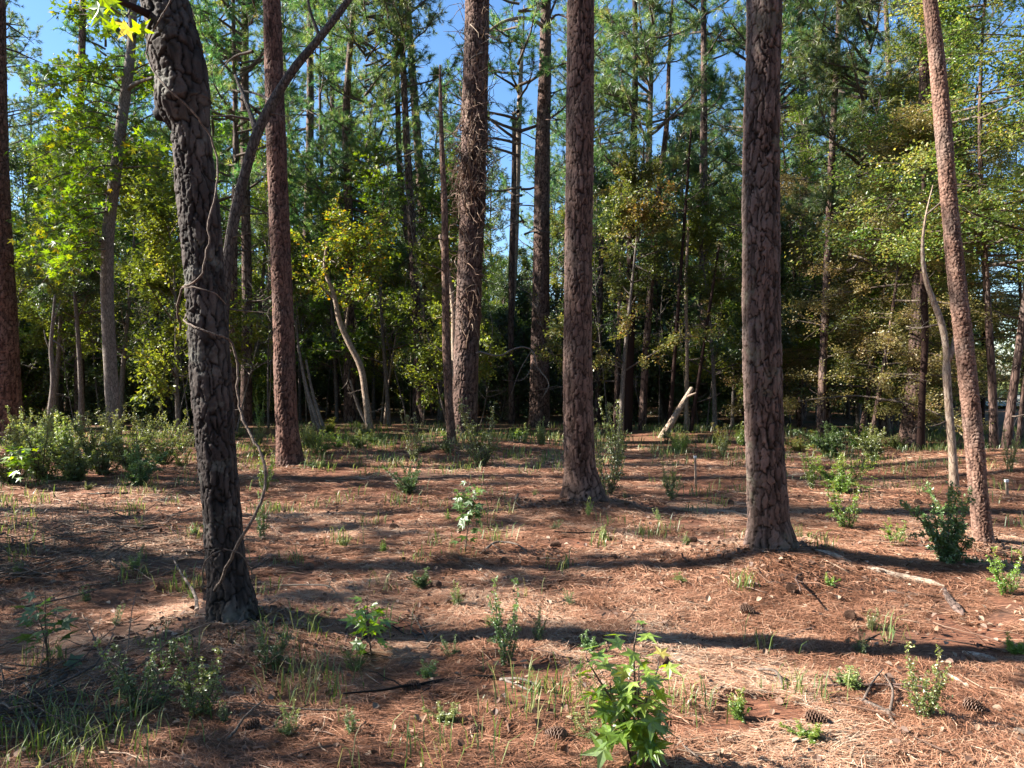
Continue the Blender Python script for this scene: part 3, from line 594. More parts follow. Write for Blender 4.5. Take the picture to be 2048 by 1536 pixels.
def leafy_boughs(root, D, specs, rng, leaf, shape, m, n_per, name='bough', rad=.02, twm='twig', spread=.16, star=True):
    base = np.array(root.location); lf = MB(); bb = MB()
    for pts in specs:
        P_ = on_photo(pts, D, base); Q, RR, _ = resample(P_, np.linspace(rad, .006, len(P_)), .12); tube(bb, Q, RR, 5)
        L_ = len(Q)*.12; LP = []; LO = []
        for j in range(int(L_*6)):
            u = rng.uniform(.15, 1)*(len(Q)-1); q = Q[int(u)]; sd_ = rng.normal(0, .7, 3)+nrm(Q[-1]-Q[0])*.8; sp_ = wander(rng, q, sd_, rng.uniform(.2, .6), 3, .15, 0, .2)
            tube(bb, sp_, np.linspace(.006, .003, 4), 3, cap=False); LP.append(sp_); LO.append(nrm(sp_[-1]-sp_[0]))
        k = max(1, int(n_per*L_/max(1, len(LP))))
        for p, o in zip(LP, LO):
            u = rng.uniform(.3, 3, k); q = np.stack([np.interp(u, range(4), p[:, m_]) for m_ in range(3)], 1)+rng.normal(0, spread*.35, (k, 3)); leaves(lf, rng, q, leaf, shape, np.repeat(o[None], k, 0), .8, .6)
    bb.build('branches', B[twm], root); lf.build('crown', G[m], root, False)
def bx(x0, y0, x1, y1, D0, D1, sag=20):
    xm = (x0+x1)/2; ym = (y0+y1)/2-sag; return [(x0, y0, D0), (xm, ym, (D0+D1)/2), (x1, y1, D1)]
specs = []
rb = np.random.default_rng(17)
for i in range(44):
    y0 = rb.uniform(60, 560); x0 = np.interp(y0, [0, 180, 370, 560], [266, 252, 228, 214]); sg = rb.choice([-1, -1, 1]); L_ = rb.uniform(70, 190)
    x1 = x0+sg*L_*(.9 if sg > 0 else 1.0); y1 = y0+rb.uniform(-60, 60); specs.append(bx(x0, y0, x1, y1, D_D, D_D+rb.uniform(-1.8, 1.8)))
specs += [bx(215, 480, 85, 565, D_D, D_D-1, 30), bx(220, 420, 110, 520, D_D, D_D-1.5, 30), bx(215, 500, 120, 540, D_D, D_D-2, 20)]
leafy_boughs(d_, D_D, specs, rb, .13, STAR, 'gum', 52)
# F thin dead red stem with a pale one
thin_tree('dead_pine', [(906, 908, 20), (899, 820, 17), (893, 700, 16), (891, 560, 15), (889, 420, 13), (884, 300, 10), (881, 200, 7), (880, 130, 4)], D_F, 'thin peeling red brown dead stem standing close left of the thick vine hung pine', 'dead tree', 'stem', n_st=12, st=(.1, .7))
thin_tree('dead_sapling', [(915, 900, 9), (908, 700, 11), (905, 600, 10), (895, 540, 9), (880, 470, 7)], D_G+1.2, 'pale bent sapling stem squeezed between the thin dead stem and the thick pine', 'dead tree', 'pale')
# J, K
thin_tree('dead_tree', [(1012, 850, 13), (1020, 700, 12), (1030, 500, 12), (1034, 380, 12), (1038, 240, 11), (1043, 120, 8), (1047, 50, 4), (1048, 10, 2)], D_J, 'tall bleached dead tree with short twigs against the blue sky', 'dead tree', 'pale', n_st=14, st=(.3, 1.1))
thin_tree('slender_tree', [(1024, 850, 12), (1022, 700, 12), (1024, 500, 12), (1028, 350, 10), (1028, 230, 7)], D_K, 'slender dark tree just left of the bleached dead tree', 'tree', 'far', n_st=10)
# L, M, N ...
l_, lP, lR = thin_tree('pine_tree', [(1253, 862, 22), (1258, 740, 19), (1262, 600, 18), (1262, 480, 17), (1266, 330, 15), (1270, 180, 12), (1270, 30, 10), (1268, -60, 8)], D_L, 'slim pale trunked pine standing in the gap right of the central pine', 'pine tree', 'thin', H=15, n_st=10)
add_crown(l_, lP, PV[4], 13)
m_, mP, mR = thin_tree('crooked_slender_tree', [(1284, 868, 15), (1292, 700, 14), (1306, 520, 13), (1318, 380, 12), (1334, 240, 10), (1338, 120, 7), (1345, 0, 5)], D_M, 'dark slender tree with crooked upper stem right of the slim pale pine', 'tree', 'far', n_st=12)
thin_tree('sapling', [(1338, 872, 9), (1346, 760, 8), (1356, 620, 7), (1372, 400, 6), (1382, 260, 4)], 20, 'thin upright sapling stem behind the leaning broken log', 'sapling', 'thin', n_st=8)
thin_tree('sapling', [(1372, 860, 8), (1374, 720, 7), (1372, 560, 7), (1378, 430, 5)], 20.6, 'thin pale sapling stem second right of the leaning broken log', 'sapling', 'pale', n_st=6)
n_, nP, nR = thin_tree('leaning_sapling', [(1382, 862, 8), (1400, 740, 7), (1420, 610, 6), (1440, 480, 4)], 19.8, 'thin sapling leaning right with a few rusty dead needle tufts', 'sapling', 'thin', n_st=6)
tp = nP[-14:]; mb = MB(); needles(mb, rg, tp[::2]+rg.normal(0, .12, tp[::2].shape), nrm(rg.normal(0, 1, tp[::2].shape)), .2, .014, 40, tone=.3); mb.build('crown', G['brown'], n_, False)
thin_tree('dead_branch', [(952, 705, 4), (975, 708, 4), (1000, 712, 3), (1022, 700, 3), (1048, 694, 3), (1064, 700, 3), (1072, 730, 3), (1098, 770, 2.4), (1085, 795, 2)], 17, 'pale looping dead branch reaching out of the thick vine hung pine into the dark gap', 'branch', 'grey', below=0,
          limbs=[([(1064, 700, 17), (1040, 740, 17), (1022, 790, 17)], .010), ([(1070, 715, 17), (1045, 760, 17), (1005, 760, 17)], .009), ([(978, 708, 17), (985, 660, 17), (976, 600, 17)], .009)])
# leaning broken log
thin_tree('leaning_log', [(1322, 878, 15), (1340, 850, 14), (1362, 812, 12), (1384, 776, 9)], 19.0, 'pale broken log leaning at an angle among the saplings', 'log', 'pale', step=.08, limbs=[([(1372, 795, 19), (1382, 790, 18.9), (1392, 786, 18.8)], .04)])
# Q, R, S, U
q_, qP, qR = thin_tree('pine_tree', [(1642, 886, 17), (1645, 760, 16), (1652, 600, 15), (1660, 400, 14), (1668, 220, 12), (1676, 80, 11), (1680, -60, 9)], D_Q, 'slim dark pine directly right of the thickest near pine', 'pine tree', 'far', H=15, n_st=16)
add_crown(q_, qP, PV[4], 13)
r_, rP, rR = big_pine('pine_tree', [(1822, 893, 44), (1830, 780, 34), (1836, 650, 30), (1842, 520, 27), (1848, 300, 24), (1852, 0, 20)], D_R, 'reddish pine left of the pale forked tree with a slim stem touching it', seed=900, var=1, H=23, du=.016, dv=.018, cell=(.07, .12), depth=.018)
thin_tree('slender_tree', [(1841, 912, 14), (1844, 800, 13), (1850, 680, 13), (1847, 560, 13), (1846, 480, 10), (1848, 350, 8)], D_R-1.6, 'slim pink stem crossing in front of the reddish pine at right', 'tree', 'thin', n_st=6)
thin_tree('forked_tree', [(1909, 978, 17), (1903, 880, 15), (1896, 790, 15), (1893, 735, 15), (1893, 715, 11), (1884, 650, 13), (1872, 615, 12), (1852, 560, 9), (1845, 500, 7), (1852, 430, 4), (1866, 370, 2)], D_S, 'pale peeling forked small tree beside the leaning pine', 'tree', 'pale', limbs=[([(1896, 722, D_S), (1908, 690, D_S), (1914, 650, D_S), (1918, 600, D_S+.1), (1905, 480, D_S+.2)], .045)], n_st=3)
thin_tree('slender_tree', [(2010, 912, 18), (2024, 800, 16), (2040, 680, 14), (2055, 560, 12)], 14.5, 'dark slim trunk leaning at the right edge of the photo', 'tree', 'far', n_st=5)
thin_tree('slender_tree', [(2036, 890, 8), (2046, 790, 7), (2058, 700, 6)], 15, 'thin dark stem at the very right edge beside a dark slim trunk', 'tree', 'far')
thin_tree('slender_tree', [(1964, 840, 10), (1968, 700, 10), (1970, 560, 8), (1972, 480, 6)], 21, 'thin rusty stem standing before the pale field at right', 'tree', 'thin', n_st=8)
# V white leaning tree
v_, vP, vR = thin_tree('leaning_tree', [(740, 862, 15), (732, 800, 13), (720, 730, 13), (700, 690, 12), (680, 645, 11), (668, 590, 9), (650, 540, 7), (655, 480, 5)], D_V, 'white barked thin tree curving left under golden foliage', 'tree', 'pale', limbs=[([(670, 600, D_V), (640, 570, D_V), (610, 545, D_V)], .03), ([(690, 665, D_V), (700, 600, D_V+.3), (740, 520, D_V+.6)], .03)], n_st=4)
specs = []
for i in range(26):
    x0, y0 = 668+rb.uniform(-10, 60), rb.uniform(470, 620); specs.append(bx(x0, y0, x0+rb.uniform(-110, 100), y0-rb.uniform(-40, 90), D_V+.2, D_V+rb.uniform(-1, 1.5), 10))
leafy_boughs(v_, D_V, specs, rb, .10, DIAM, 'gold', 150)
for (x0, y0, x1, y1, D) in ((595, 690, 640, 862, 20), (612, 720, 650, 866, 20.5), (700, 760, 738, 858, 21.5), (590, 640, 632, 868, 22)):
    thin_tree('bare_sapling', [(x1, y1, 7), ((x0+x1)/2-4, (y0+y1)/2, 6), (x0, y0, 4)], D, 'thin bare stem slanting left in the dark brush beside the white barked tree', 'sapling', 'grey', group='slanting bare stems beside the white tree')
s = thin_tree('bare_sapling', [(98, 850, 12), (106, 760, 9), (102, 700, 8), (106, 640, 6), (110, 590, 4)], 17, 'crooked grey bare sapling in the dark left of the star leaved tree', 'sapling', 'grey', limbs=[([(100, 700, 17), (92, 680, 17), (88, 660, 17)], .02), ([(104, 680, 17), (120, 690, 17), (130, 705, 17)], .02), ([(108, 640, 17), (122, 600, 17)], .02)])
for k, (pts, D, lab) in enumerate((([(160, 870, 18), (158, 600, 17), (160, 300, 15), (166, 0, 12)], 26, 'shaded tall trunk between the left edge pine and the star leaved tree'),
                     ([(492, 870, 22), (494, 600, 20), (490, 300, 17), (490, 0, 14)], 24, 'shaded straight trunk between the crooked trunk and the reddish pine'),
                     ([(468, 870, 17), (468, 500, 14), (472, 300, 12), (470, 200, 9)], 22, 'slim shaded trunk closely right of the crooked trunk'),
                     ([(700, 870, 24), (698, 600, 20), (696, 380, 18), (692, 250, 16), (700, 100, 12), (708, 0, 9)], 26, 'dark pine trunk with spreading limbs above the golden foliage'),
                     ([(832, 870, 14), (830, 600, 13), (800, 350, 12), (795, 200, 10)], 26, 'dark narrow trunk midway between the golden foliage and the thick pine'),
                     ([(1195, 870, 12), (1200, 600, 11), (1205, 420, 9)], 25, 'narrow shaded stem touching the right side of the central pine'),
                     ([(1232, 860, 11), (1240, 600, 10), (1246, 400, 9), (1250, 300, 7)], 24, 'narrow rusty stem left of the slim pale pine'),
                     ([(1602, 870, 18), (1604, 600, 16), (1606, 300, 13), (1600, 100, 10)], 27, 'shaded pine trunk seen right beside the thickest near pine'),
                     ([(1770, 870, 26), (1776, 760, 20), (1782, 600, 16), (1790, 400, 12)], 21, 'dark mottled trunk in the brush left of the reddish right pine'),
                     ([(1745, 868, 14), (1742, 700, 12), (1745, 500, 10)], 22, 'narrow dark stem in the deep shade of the right brush'))):
    rt, PP, RR = thin_tree('background_tree', pts, D, lab, 'tree', 'far', H=17 if pts[-1][1] < 250 else None, n_st=10, st=(.4, 1.8))
    if pts[-1][1] < 250: add_crown(rt, PP, PV[(2, 5, 4)[k % 3]], (17, 20, 13)[k % 3])
# ------------------------------------------------------------------ the woods behind: each tree its own thing
rf = np.random.default_rng(77)
used = [(-.0, 0)]
def free(x, y, dmin):
    for (a, b) in used:
        if (a-x)**2+(b-y)**2 < dmin*dmin: return False
    return True
def ingap(x, y):  # view to the field at the right edge, kept open
    return x/y > .585 and x/y < .76 and y > 16 and y < 150
def skygap(x, y): return (-.035 < x/y < .055) and y < 60
def scatter(n, y0, y1, xl, xr, dmin, test=None, p=1.0):
    out = []; tries = 0
    while len(out) < n and tries < n*80:
        tries += 1; y = y0+(y1-y0)*rf.random()**p; x = rf.uniform(-xl*y-5, xr*y+3)
        if (-.02 < x/y < .06 and y < 25.5) or (-.31 < x/y < -.17 and y < 25.5) or ingap(x, y) or not free(x, y, dmin) or (test and test(x, y)): continue
        used.append((x, y)); out.append((x, y))
    return out
for i, (x, y) in enumerate(scatter(90, 25, 85, .72, .7, 1.7, skygap, 1.1)):
    v = rf.choice(6, p=[.22, .2, .22, .14, .1, .12])
    put('pine_tree', PV[v], (x, y, float(hfun(x, y))-.05), 'tall green crowned pine in the dense woods behind the clearing', 'pine tree', 'background pines', PM, rf.uniform(0, 6.28), rf.uniform(.85, 1.15), tilt=(rf.normal(0, .02), rf.normal(0, .02)))
def hw(n, y0, y1, vars_, leafs, label, group, kind='hardwood_tree', xl=.68, xr=.7, dmin=1.3, sc=(.8, 1.2), test=None, bark='grey'):
    for (x, y) in scatter(n, y0, y1, xl, xr, dmin, test):
        put(kind, vars_[rf.integers(len(vars_))], (x, y, float(hfun(x, y))-.05), label, 'tree', group, MM(leafs[rf.integers(len(leafs))], bark), rf.uniform(0, 6.28), rf.uniform(*sc))
cen = lambda x, y: (-.06 < x/y < .06 and y < 34)
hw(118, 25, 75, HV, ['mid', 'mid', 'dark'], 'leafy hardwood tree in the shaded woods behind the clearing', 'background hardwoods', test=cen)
hw(16, 19.5, 24, [HV[0], HV[2], HV[1]], ['mid', 'mid', 'spray', 'dark'], 'slim leafy tree standing at the far edge of the clearing', 'edge hardwoods', xl=.66, xr=.55, dmin=1.6, sc=(.75, 1.1), test=lambda x, y: -.06 < x/y < .12)
hw(20, 23, 36, GV, ['gum', 'mid', 'gum'], 'yellow green leafy tree in the woods behind the left bushes', 'yellow green trees at left', xl=.68, xr=-.14, test=lambda x, y: x/y > -.16)
hw(6, 25, 34, [HV[2], HV[0]], ['gum', 'gold', 'mid'], 'yellowing small tree behind the reddish left pine', 'yellowing small trees', xl=.38, xr=-.05, sc=(.6, .85), test=lambda x, y: x/y > -.1 or x/y < -.34)
# fine leaved trees at the right
for i, (px, D, v, s_, m_, lab) in enumerate(((1720, 19.5, 1, .95, 'spray', 'fine leaved green tree with layered boughs right of the thickest pine'), (1990, 15.5, 0, 1.1, 'spray', 'fine leaved green tree with layered boughs behind the leaning pine'),
        (1830, 22, 2, 1.05, 'spray', 'tall fine leaved tree behind the reddish right pine'), (1600, 24, 2, .9, 'mid', 'leafy green tree showing close right of the thickest pine'), (2130, 13.5, 0, 1.1, 'spray', 'fine leaved tree reaching in from the right edge'),
        (1740, 17.5, 1, .82, 'brown', 'tree with browned drooping needles between the thickest pine and the reddish right pine'), (1900, 18.5, 1, .85, 'brown', 'browned feathery tree behind the pale forked tree'), (2040, 19.5, 0, .8, 'brown', 'browned feathery tree at the right edge above the pale field'),
        (1660, 21.5, 1, .8, 'brown', 'browned feathery tree low beside the slim dark pine'), (1905, 22, 2, .9, 'spray', 'fine leaved tree far behind the leaning pine'))):
    x = (px-1024)/FPX*D; put('fine_leaved_tree', SV[v], (x, D, float(hfun(x, D))-.05), lab, 'tree', None, MM(m_, 'far', 'vine' if m_ == 'brown' else 'twig'), i*1.3, s_)
    used.append((x, D))
# understory shrubs and bare stems at the edge of the woods
for (x, y) in scatter(255, 24.5, 62, .78, .68, .95, None, 1.2):
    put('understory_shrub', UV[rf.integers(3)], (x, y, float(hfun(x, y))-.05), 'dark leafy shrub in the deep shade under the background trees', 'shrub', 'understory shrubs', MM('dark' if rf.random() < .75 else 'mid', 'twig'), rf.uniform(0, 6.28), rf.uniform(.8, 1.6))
for (x, y) in scatter(100, 21.5, 31, .72, .6, .4):
    put('bare_sapling', BARE[rf.integers(3)], (x, y, float(hfun(x, y))-.05), 'thin bare sapling in the shaded edge of the woods', 'sapling', 'bare saplings', MM('mid', 'pale' if rf.random() < .2 else 'grey', 'grey'), rf.uniform(0, 6.28), rf.uniform(.6, 1.2), tilt=(rf.normal(0, .12), rf.normal(0, .12)))
# the far wood that reads as one mass
def far_wood():
    rng = np.random.default_rng(91); lf = MB(); n = 90000
    th = rng.uniform(-.95, .82, n); d = rng.uniform(88, 125, n); x = np.sin(th)*d; y = np.cos(th)*d
    top = 9+5*vn(th*22, th*0, s=5)+4*vn(th*70, th*0, s=6)+3*vn(th*22, d/6, s=8); z = rng.uniform(0, 1, n)**.8*top+hfun(x, y)
    keep = ~((x/y > .60) & (x/y < .72) & (d < 105)); x, y, z = x[keep], y[keep], z[keep]
    leaves(lf, rng, np.stack([x, y, z], 1), .55, DIAM, None, .5, .9)
    for k in range(420):
        a = rng.uniform(-.95, .82); dd = rng.uniform(88, 120); X = math.sin(a)*dd; Y = math.cos(a)*dd
        if .6 < X/Y < .72: continue
        tube(lf, [(X, Y, 0), (X+rng.normal(0, .4), Y, rng.uniform(7, 14))], [.16, .06], 4, a=0, cap=False)
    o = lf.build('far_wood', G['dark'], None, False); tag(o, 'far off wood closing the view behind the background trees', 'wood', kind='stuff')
far_wood()
# unseen trees added left of the frame to cast the long shadows
for i, (x, y, v) in enumerate(((-9.6, 6.8, 6), (-12, 12.2, 7), (-10, 2.3, 7), (-17, 9.2, 6), (-22, 12.2, 7), (-21, 14.9, 7), (-27, 18.5, 7), (-24, 23, 6), (-28, 6.0, 6))):
    put('pine_tree', PV[v], (x, y, float(hfun(x, y))-.05), 'tall unseen pine added left of the clearing to cast shadows', 'pine tree', 'pines left of the clearing', PM, i*1.7, 1.0)
for i, (x, y) in enumerate(((-20, 25), (-26, 29), (-7.2, 3.6))):  # unseen hardwoods added to shade the understory and the lower left ground
    put('hardwood_tree', HV[i % 4], (x, y, -.05), 'unseen leafy hardwood tree added left of the clearing to cast shade', 'tree', 'hardwoods left of the clearing', MM('mid', 'grey'), i*1.1, 1.0 if x < -18 else .62)
DV_ = [hard_variant(71, 9, .3, 2.6, .06, 26, 1900, .11, STAR), hard_variant(72, 12.5, .42, 2.8, .08, 30, 2300, .11, STAR), hard_variant(73, 7, .25, 2.2, .05, 24, 2600, .10, STAR)]
for i, (x, y, v, s_) in enumerate(((-8.6, 5.6, 2, .8), (-8.0, 4.0, 2, .8), (-9.8, 9.5, 0, .9), (-16, 15.6, 1, 1), (-7.5, 6.7, 2, .9), (-12.6, 12.6, 2, 1.1), (-5.7, 2.5, 2, .7), (-8.8, 8.3, 2, .9), (-10.8, 4.7, 2, 1.0), (-10, 11.2, 2, .95))):  # sparse unseen trees added to break the sunlight on the ground into dapples
    put('sweetgum_tree', DV_[v], (x, y, -.05), 'unseen thinly leaved young tree added left of the clearing to dapple the ground', 'tree', 'young trees left of the clearing', MM('gum', 'grey'), i*2.1, s_)
for i, (x, y) in enumerate(((-6, -5), (-2, -7), (3, -6), (7, -4), (-10, -9), (-5, -12), (1, -12), (6, -11), (12, -8), (13, -1), (16, 4), (14, 9.5), (20, 8), (-12, -3), (18, 14), (24, 15), (-16, -6), (17, -6), (22, 1), (10, -15), (-10, -16))):  # unseen woods behind and beside the camera, added to block sky fill
    put('pine_tree', PV[(0, 1, 3, 5, 2)[i % 5]], (x, y, -.05), 'tall unseen pine added on the camera side to block sky light', 'pine tree', 'pines around the camera', PM, i*1.3, 1.0)
for i, (x, y) in enumerate(((-4, -9), (0, -9), (4, -9), (9, -7), (-8, -7), (14, -4), (16, 1), (19, 5), (-13, -8), (2, -15), (-5, -16), (8, -16), (18, 10), (22, 12), (14, -12), (-9, -12))):  # unseen hardwoods added among them, also to cut the sky light
    put('hardwood_tree', HV[i % 4], (x, y, -.05), 'unseen leafy hardwood tree added on the camera side to block sky light', 'tree', 'hardwoods around the camera', MM('mid', 'grey'), i*1.1, 1.2)
# ------------------------------------------------------------------ bushes, saplings, seedlings of the clearing
def bush_var(seed, h=1.0, w_=.8, ns=9, nl=2200, leaf=.035, shape=OVAL, spike=.3, up=.7):
    rng = np.random.default_rng(seed); st = MB(); lf = MB()
    P_ = []
    for i in range(ns):
        az = rng.uniform(0, 6.28); sp = rng.uniform(.05, w_*.5/h); d = np.array([math.cos(az)*sp, math.sin(az)*sp, 1]); L_ = h*rng.uniform(.55, 1.0+spike)
        if rng.random() < .3: L_ *= .6
        p = wander(rng, (math.cos(az)*.04, math.sin(az)*.04, -.03), d, L_, 7, .09); tube(st, p, np.linspace(.009, .003, 8)*(.6+h*.5), 5); P_.append(p)
        for j in range(7):
            u = rng.integers(1, 8); l2 = L_*rng.uniform(.12, .38)*(1.1-u/9); q = wander(rng, p[u], nrm(rng.normal(0, .7, 3)+np.array([0, 0, up])), l2, 4, .12); tube(st, q, np.linspace(.004, .0018, 5)*(.6+h*.5), 3, cap=False); P_.append(q)
    wts = np.array([np.linalg.norm(p[-1]-p[0]) for p in P_]); k = rng.multinomial(nl, wts/wts.sum())
    for p, n_ in zip(P_, k):
        u = rng.uniform(.06*len(p), len(p)-1, n_); q = np.stack([np.interp(u, range(len(p)), p[:, m_]) for m_ in range(3)], 1)+rng.normal(0, leaf*.35, (n_, 3))
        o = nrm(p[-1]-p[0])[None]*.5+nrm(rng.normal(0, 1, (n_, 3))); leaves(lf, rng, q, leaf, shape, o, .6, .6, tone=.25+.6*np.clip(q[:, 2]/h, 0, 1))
    return dict(stems=st.mesh('stems'), foliage=lf.mesh('foliage', False))
def sapling_var(seed, h=.6, nleaf=26, leaf=.11, ns=1, w_=(.35, .8), tone=.5):
    rng = np.random.default_rng(seed); st = MB(); lf = MB(); pt = []
    for i in range(ns):
        az = i*2.1+rng.uniform(0, 1); sp = .05 if i == 0 else rng.uniform(*w_)
        p = wander(rng, (0, 0, -.03) if i == 0 else pt[0][rng.integers(1, 4)], (math.cos(az)*sp, math.sin(az)*sp, 1), h*(1 if i == 0 else rng.uniform(.45, .7)), 7, .06); tube(st, p, np.linspace(.006, .0022, 8)*(.7+h*.5), 6); pt.append(p)
    n_ = nleaf//ns
    for p in pt:
        for j in range(n_):
            u = 7*(.12+.88*(j+.5)/n_); c = np.array([np.interp(u, range(8), p[:, m_]) for m_ in range(3)]); az = j*2.4+rng.uniform(-.4, .4); l = leaf*rng.uniform(.35, .8)*(1.15-u/12)
            e = c+np.array([math.cos(az)*l, math.sin(az)*l, l*.5]); tube(st, [c, (c+e)/2+np.array([0, 0, l*.15]), e], [.0014, .0012, .001], 3, cap=False)
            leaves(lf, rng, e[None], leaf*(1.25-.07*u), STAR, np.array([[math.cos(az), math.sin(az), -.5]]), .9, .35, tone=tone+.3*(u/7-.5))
    return dict(stems=st.mesh('stems'), foliage=lf.mesh('foliage', False))
def put_at(kind, var, px, py, label, cat, leafm, s=1.0, rz=0, group=None, stemm='twig', sxy=None):
    g = ground(px, py); g[2] = float(hfun(g[0], g[1])); sc_ = s if sxy is None else (sxy, sxy, s)
    return put(kind, var, g, label, cat, group, dict(stems=B[stemm], foliage=G[leafm]), rz, sc_, ('stems', 'foliage'))
BV = [bush_var(71, 1.0, 1.3, 20, 6500, .034, spike=.45), bush_var(72, 1.0, 1.0, 16, 6500, .042), bush_var(73, 1.0, .6, 8, 1500, .042, spike=.4), bush_var(74, 1.0, .9, 11, 2400, .036, spike=.4), bush_var(75, 1.0, 1.0, 14, 3000, .06)]
for (px, py, h, v, m_, lab) in ((20, 968, 0.79, 0, 'shrub', 'light green bush at the left photo edge'), (85, 960, 0.94, 0, 'shrub', 'light green bush second from the left edge'), (150, 962, 0.86, 1, 'shrub', 'bush with tall spiky shoots left of the grey trunk'),
        (205, 950, 0.97, 0, 'shrub', 'bush with upright shoots right in front of the grey trunk'), (262, 940, 0.97, 0, 'shrub', 'broad light green bush right of the grey trunk'), (278, 972, 0.61, 1, 'dgreen', 'rounded darker bush at the front right end of the left bushes'), (325, 930, 0.83, 0, 'shrub', 'light green bush at the right end of the left bushes'),
        (120, 925, 0.97, 1, 'shrub', 'tall bush at the back of the left bushes'), (50, 915, 0.86, 0, 'shrub', 'bush behind the left bushes near the edge pine')):
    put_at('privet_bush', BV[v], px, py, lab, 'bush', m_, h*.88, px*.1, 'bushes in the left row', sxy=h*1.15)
SP = [sapling_var(81, .66, 84, .085, ns=3, w_=(.1, .25)), sapling_var(82, .36, 34, .085, ns=2, w_=(.2, .4)), sapling_var(83, .46, 36, .10, ns=2, w_=(.2, .4), tone=.5), sapling_var(84, .62, 150, .08, ns=6, w_=(.2, .55), tone=.6), sapling_var(85, .6, 90, .11, ns=6)]
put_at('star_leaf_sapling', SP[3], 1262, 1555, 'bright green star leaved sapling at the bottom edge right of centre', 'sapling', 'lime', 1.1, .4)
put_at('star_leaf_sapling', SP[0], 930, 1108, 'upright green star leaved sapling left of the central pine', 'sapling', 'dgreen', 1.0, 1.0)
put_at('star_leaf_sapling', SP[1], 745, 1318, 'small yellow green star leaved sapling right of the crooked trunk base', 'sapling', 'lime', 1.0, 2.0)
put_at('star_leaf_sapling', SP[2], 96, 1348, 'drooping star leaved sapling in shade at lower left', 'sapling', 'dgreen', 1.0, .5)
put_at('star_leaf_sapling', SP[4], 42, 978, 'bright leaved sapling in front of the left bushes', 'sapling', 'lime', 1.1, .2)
for (px, py, h, sx, v, m_, lab) in ((1898, 1128, .62, .62, 1, 'dgreen', 'dense dark leaved bush beside the leaning pine base'), (817, 990, .42, .42, 1, 'dgreen', 'small dark evergreen bush left of the star leaved sapling'), (828, 925, .8, .6, 3, 'shrub', 'loose bush with a spiky top left of the thin dead stem'),
        (1216, 992, .95, .7, 3, 'shrub', 'tall loose bush touching the right side of the central pine'), (1235, 930, 1.0, .8, 3, 'shrub', 'loose light bush behind the right side of the central pine'), (962, 932, 1.0, 1.1, 3, 'shrub', 'loose spiky bush in front of the thick vine hung pine'), (1680, 985, .42, .9, 0, 'lime', 'low sprawling lime green bush between the right pines'),
        (1745, 922, .6, .7, 1, 'shrub', 'small green bush near the foot of the reddish right pine'), (1660, 915, .62, 1.0, 1, 'dgreen', 'dark green bush right of the thickest pine at the clearing edge'), (1446, 915, .5, .4, 2, 'shrub', 'narrow small bush left of the thickest pine'),
        (1340, 990, .4, .5, 2, 'shrub', 'thin little bush left of the pale stake'), (1625, 978, .55, .5, 2, 'lime', 'lime seedling clump right of the thickest pine'), (1690, 1062, .45, .6, 2, 'lime', 'sparse lime shoots between the thickest pine and the dense dark bush'), (1790, 1092, .22, .4, 2, 'lime', 'tiny lime plant left of the dense dark bush'),
        (1012, 1332, .42, .32, 2, 'dgreen', 'spindly dark plant low in the centre foreground'), (2012, 1192, .3, .4, 2, 'lime', 'pale green plant near the right edge'), (1850, 1442, .32, .35, 2, 'shrub', 'light leaved seedling at lower right'), (525, 1082, .42, .3, 2, 'dgreen', 'narrow plant right behind the crooked trunk'),
        (530, 985, .55, .5, 2, 'lime', 'thin seedling with yellow green tips between the crooked trunk and the reddish pine'), (290, 1432, .34, .5, 3, 'dgreen', 'dark leafy weed at lower left beside the broken stake'), (400, 1442, .3, .4, 2, 'shrub', 'light weed right of the broken stake'), (545, 1340, .22, .35, 2, 'dgreen', 'small weed right of the pale fallen branch'),
        (1720, 1312, .13, .2, 2, 'dgreen', 'tiny dark weed in the right foreground'), (1176, 1035, .2, .2, 2, 'lime', 'tiny bright plant at the foot of the central pine'), (520, 870, 1.1, .5, 2, 'lime', 'tall thin sapling with tufted top right of the crooked trunk'), (2020, 945, .6, .4, 2, 'shrub', 'thin plant at the right edge mound'),
        (1075, 1285, .18, .2, 2, 'dgreen', 'small dark weed right of the spindly plant'), (915, 1215, .16, .2, 2, 'shrub', 'tiny weed under the star leaved sapling'), (1345, 1000, .2, .3, 3, 'dgreen', 'small round weed below the pale stake')):
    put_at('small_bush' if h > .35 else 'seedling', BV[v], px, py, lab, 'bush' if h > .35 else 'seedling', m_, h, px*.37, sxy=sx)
# low shrubs along the clearing's far edge
rs = np.random.default_rng(33)
for i in range(46):
    px = rs.uniform(340, 1900); py = rs.uniform(868, 940)
    if px > 640 and py > 905: py -= 30
    put_at('edge_seedling', BV[rs.choice([0, 2, 3, 4])], px, py, 'low green shrub along the far edge of the clearing', 'shrub', rs.choice(['shrub', 'dgreen', 'mid', 'lime']), rs.uniform(.15, .5), rs.uniform(0, 6), 'low shrubs along the far edge', sxy=rs.uniform(.4, .9))
for i in range(46):
    px = rs.uniform(20, 2040); py = 960+560*rs.random()**1.2
    put_at('seedling', BV[rs.choice([2, 3, 4])], px, py, 'tiny green seedling pushing through the pine straw', 'seedling', rs.choice(['shrub', 'dgreen', 'lime']), rs.uniform(.06, .13), rs.uniform(0, 6), 'tiny seedlings in the pine straw', sxy=rs.uniform(.12, .22))
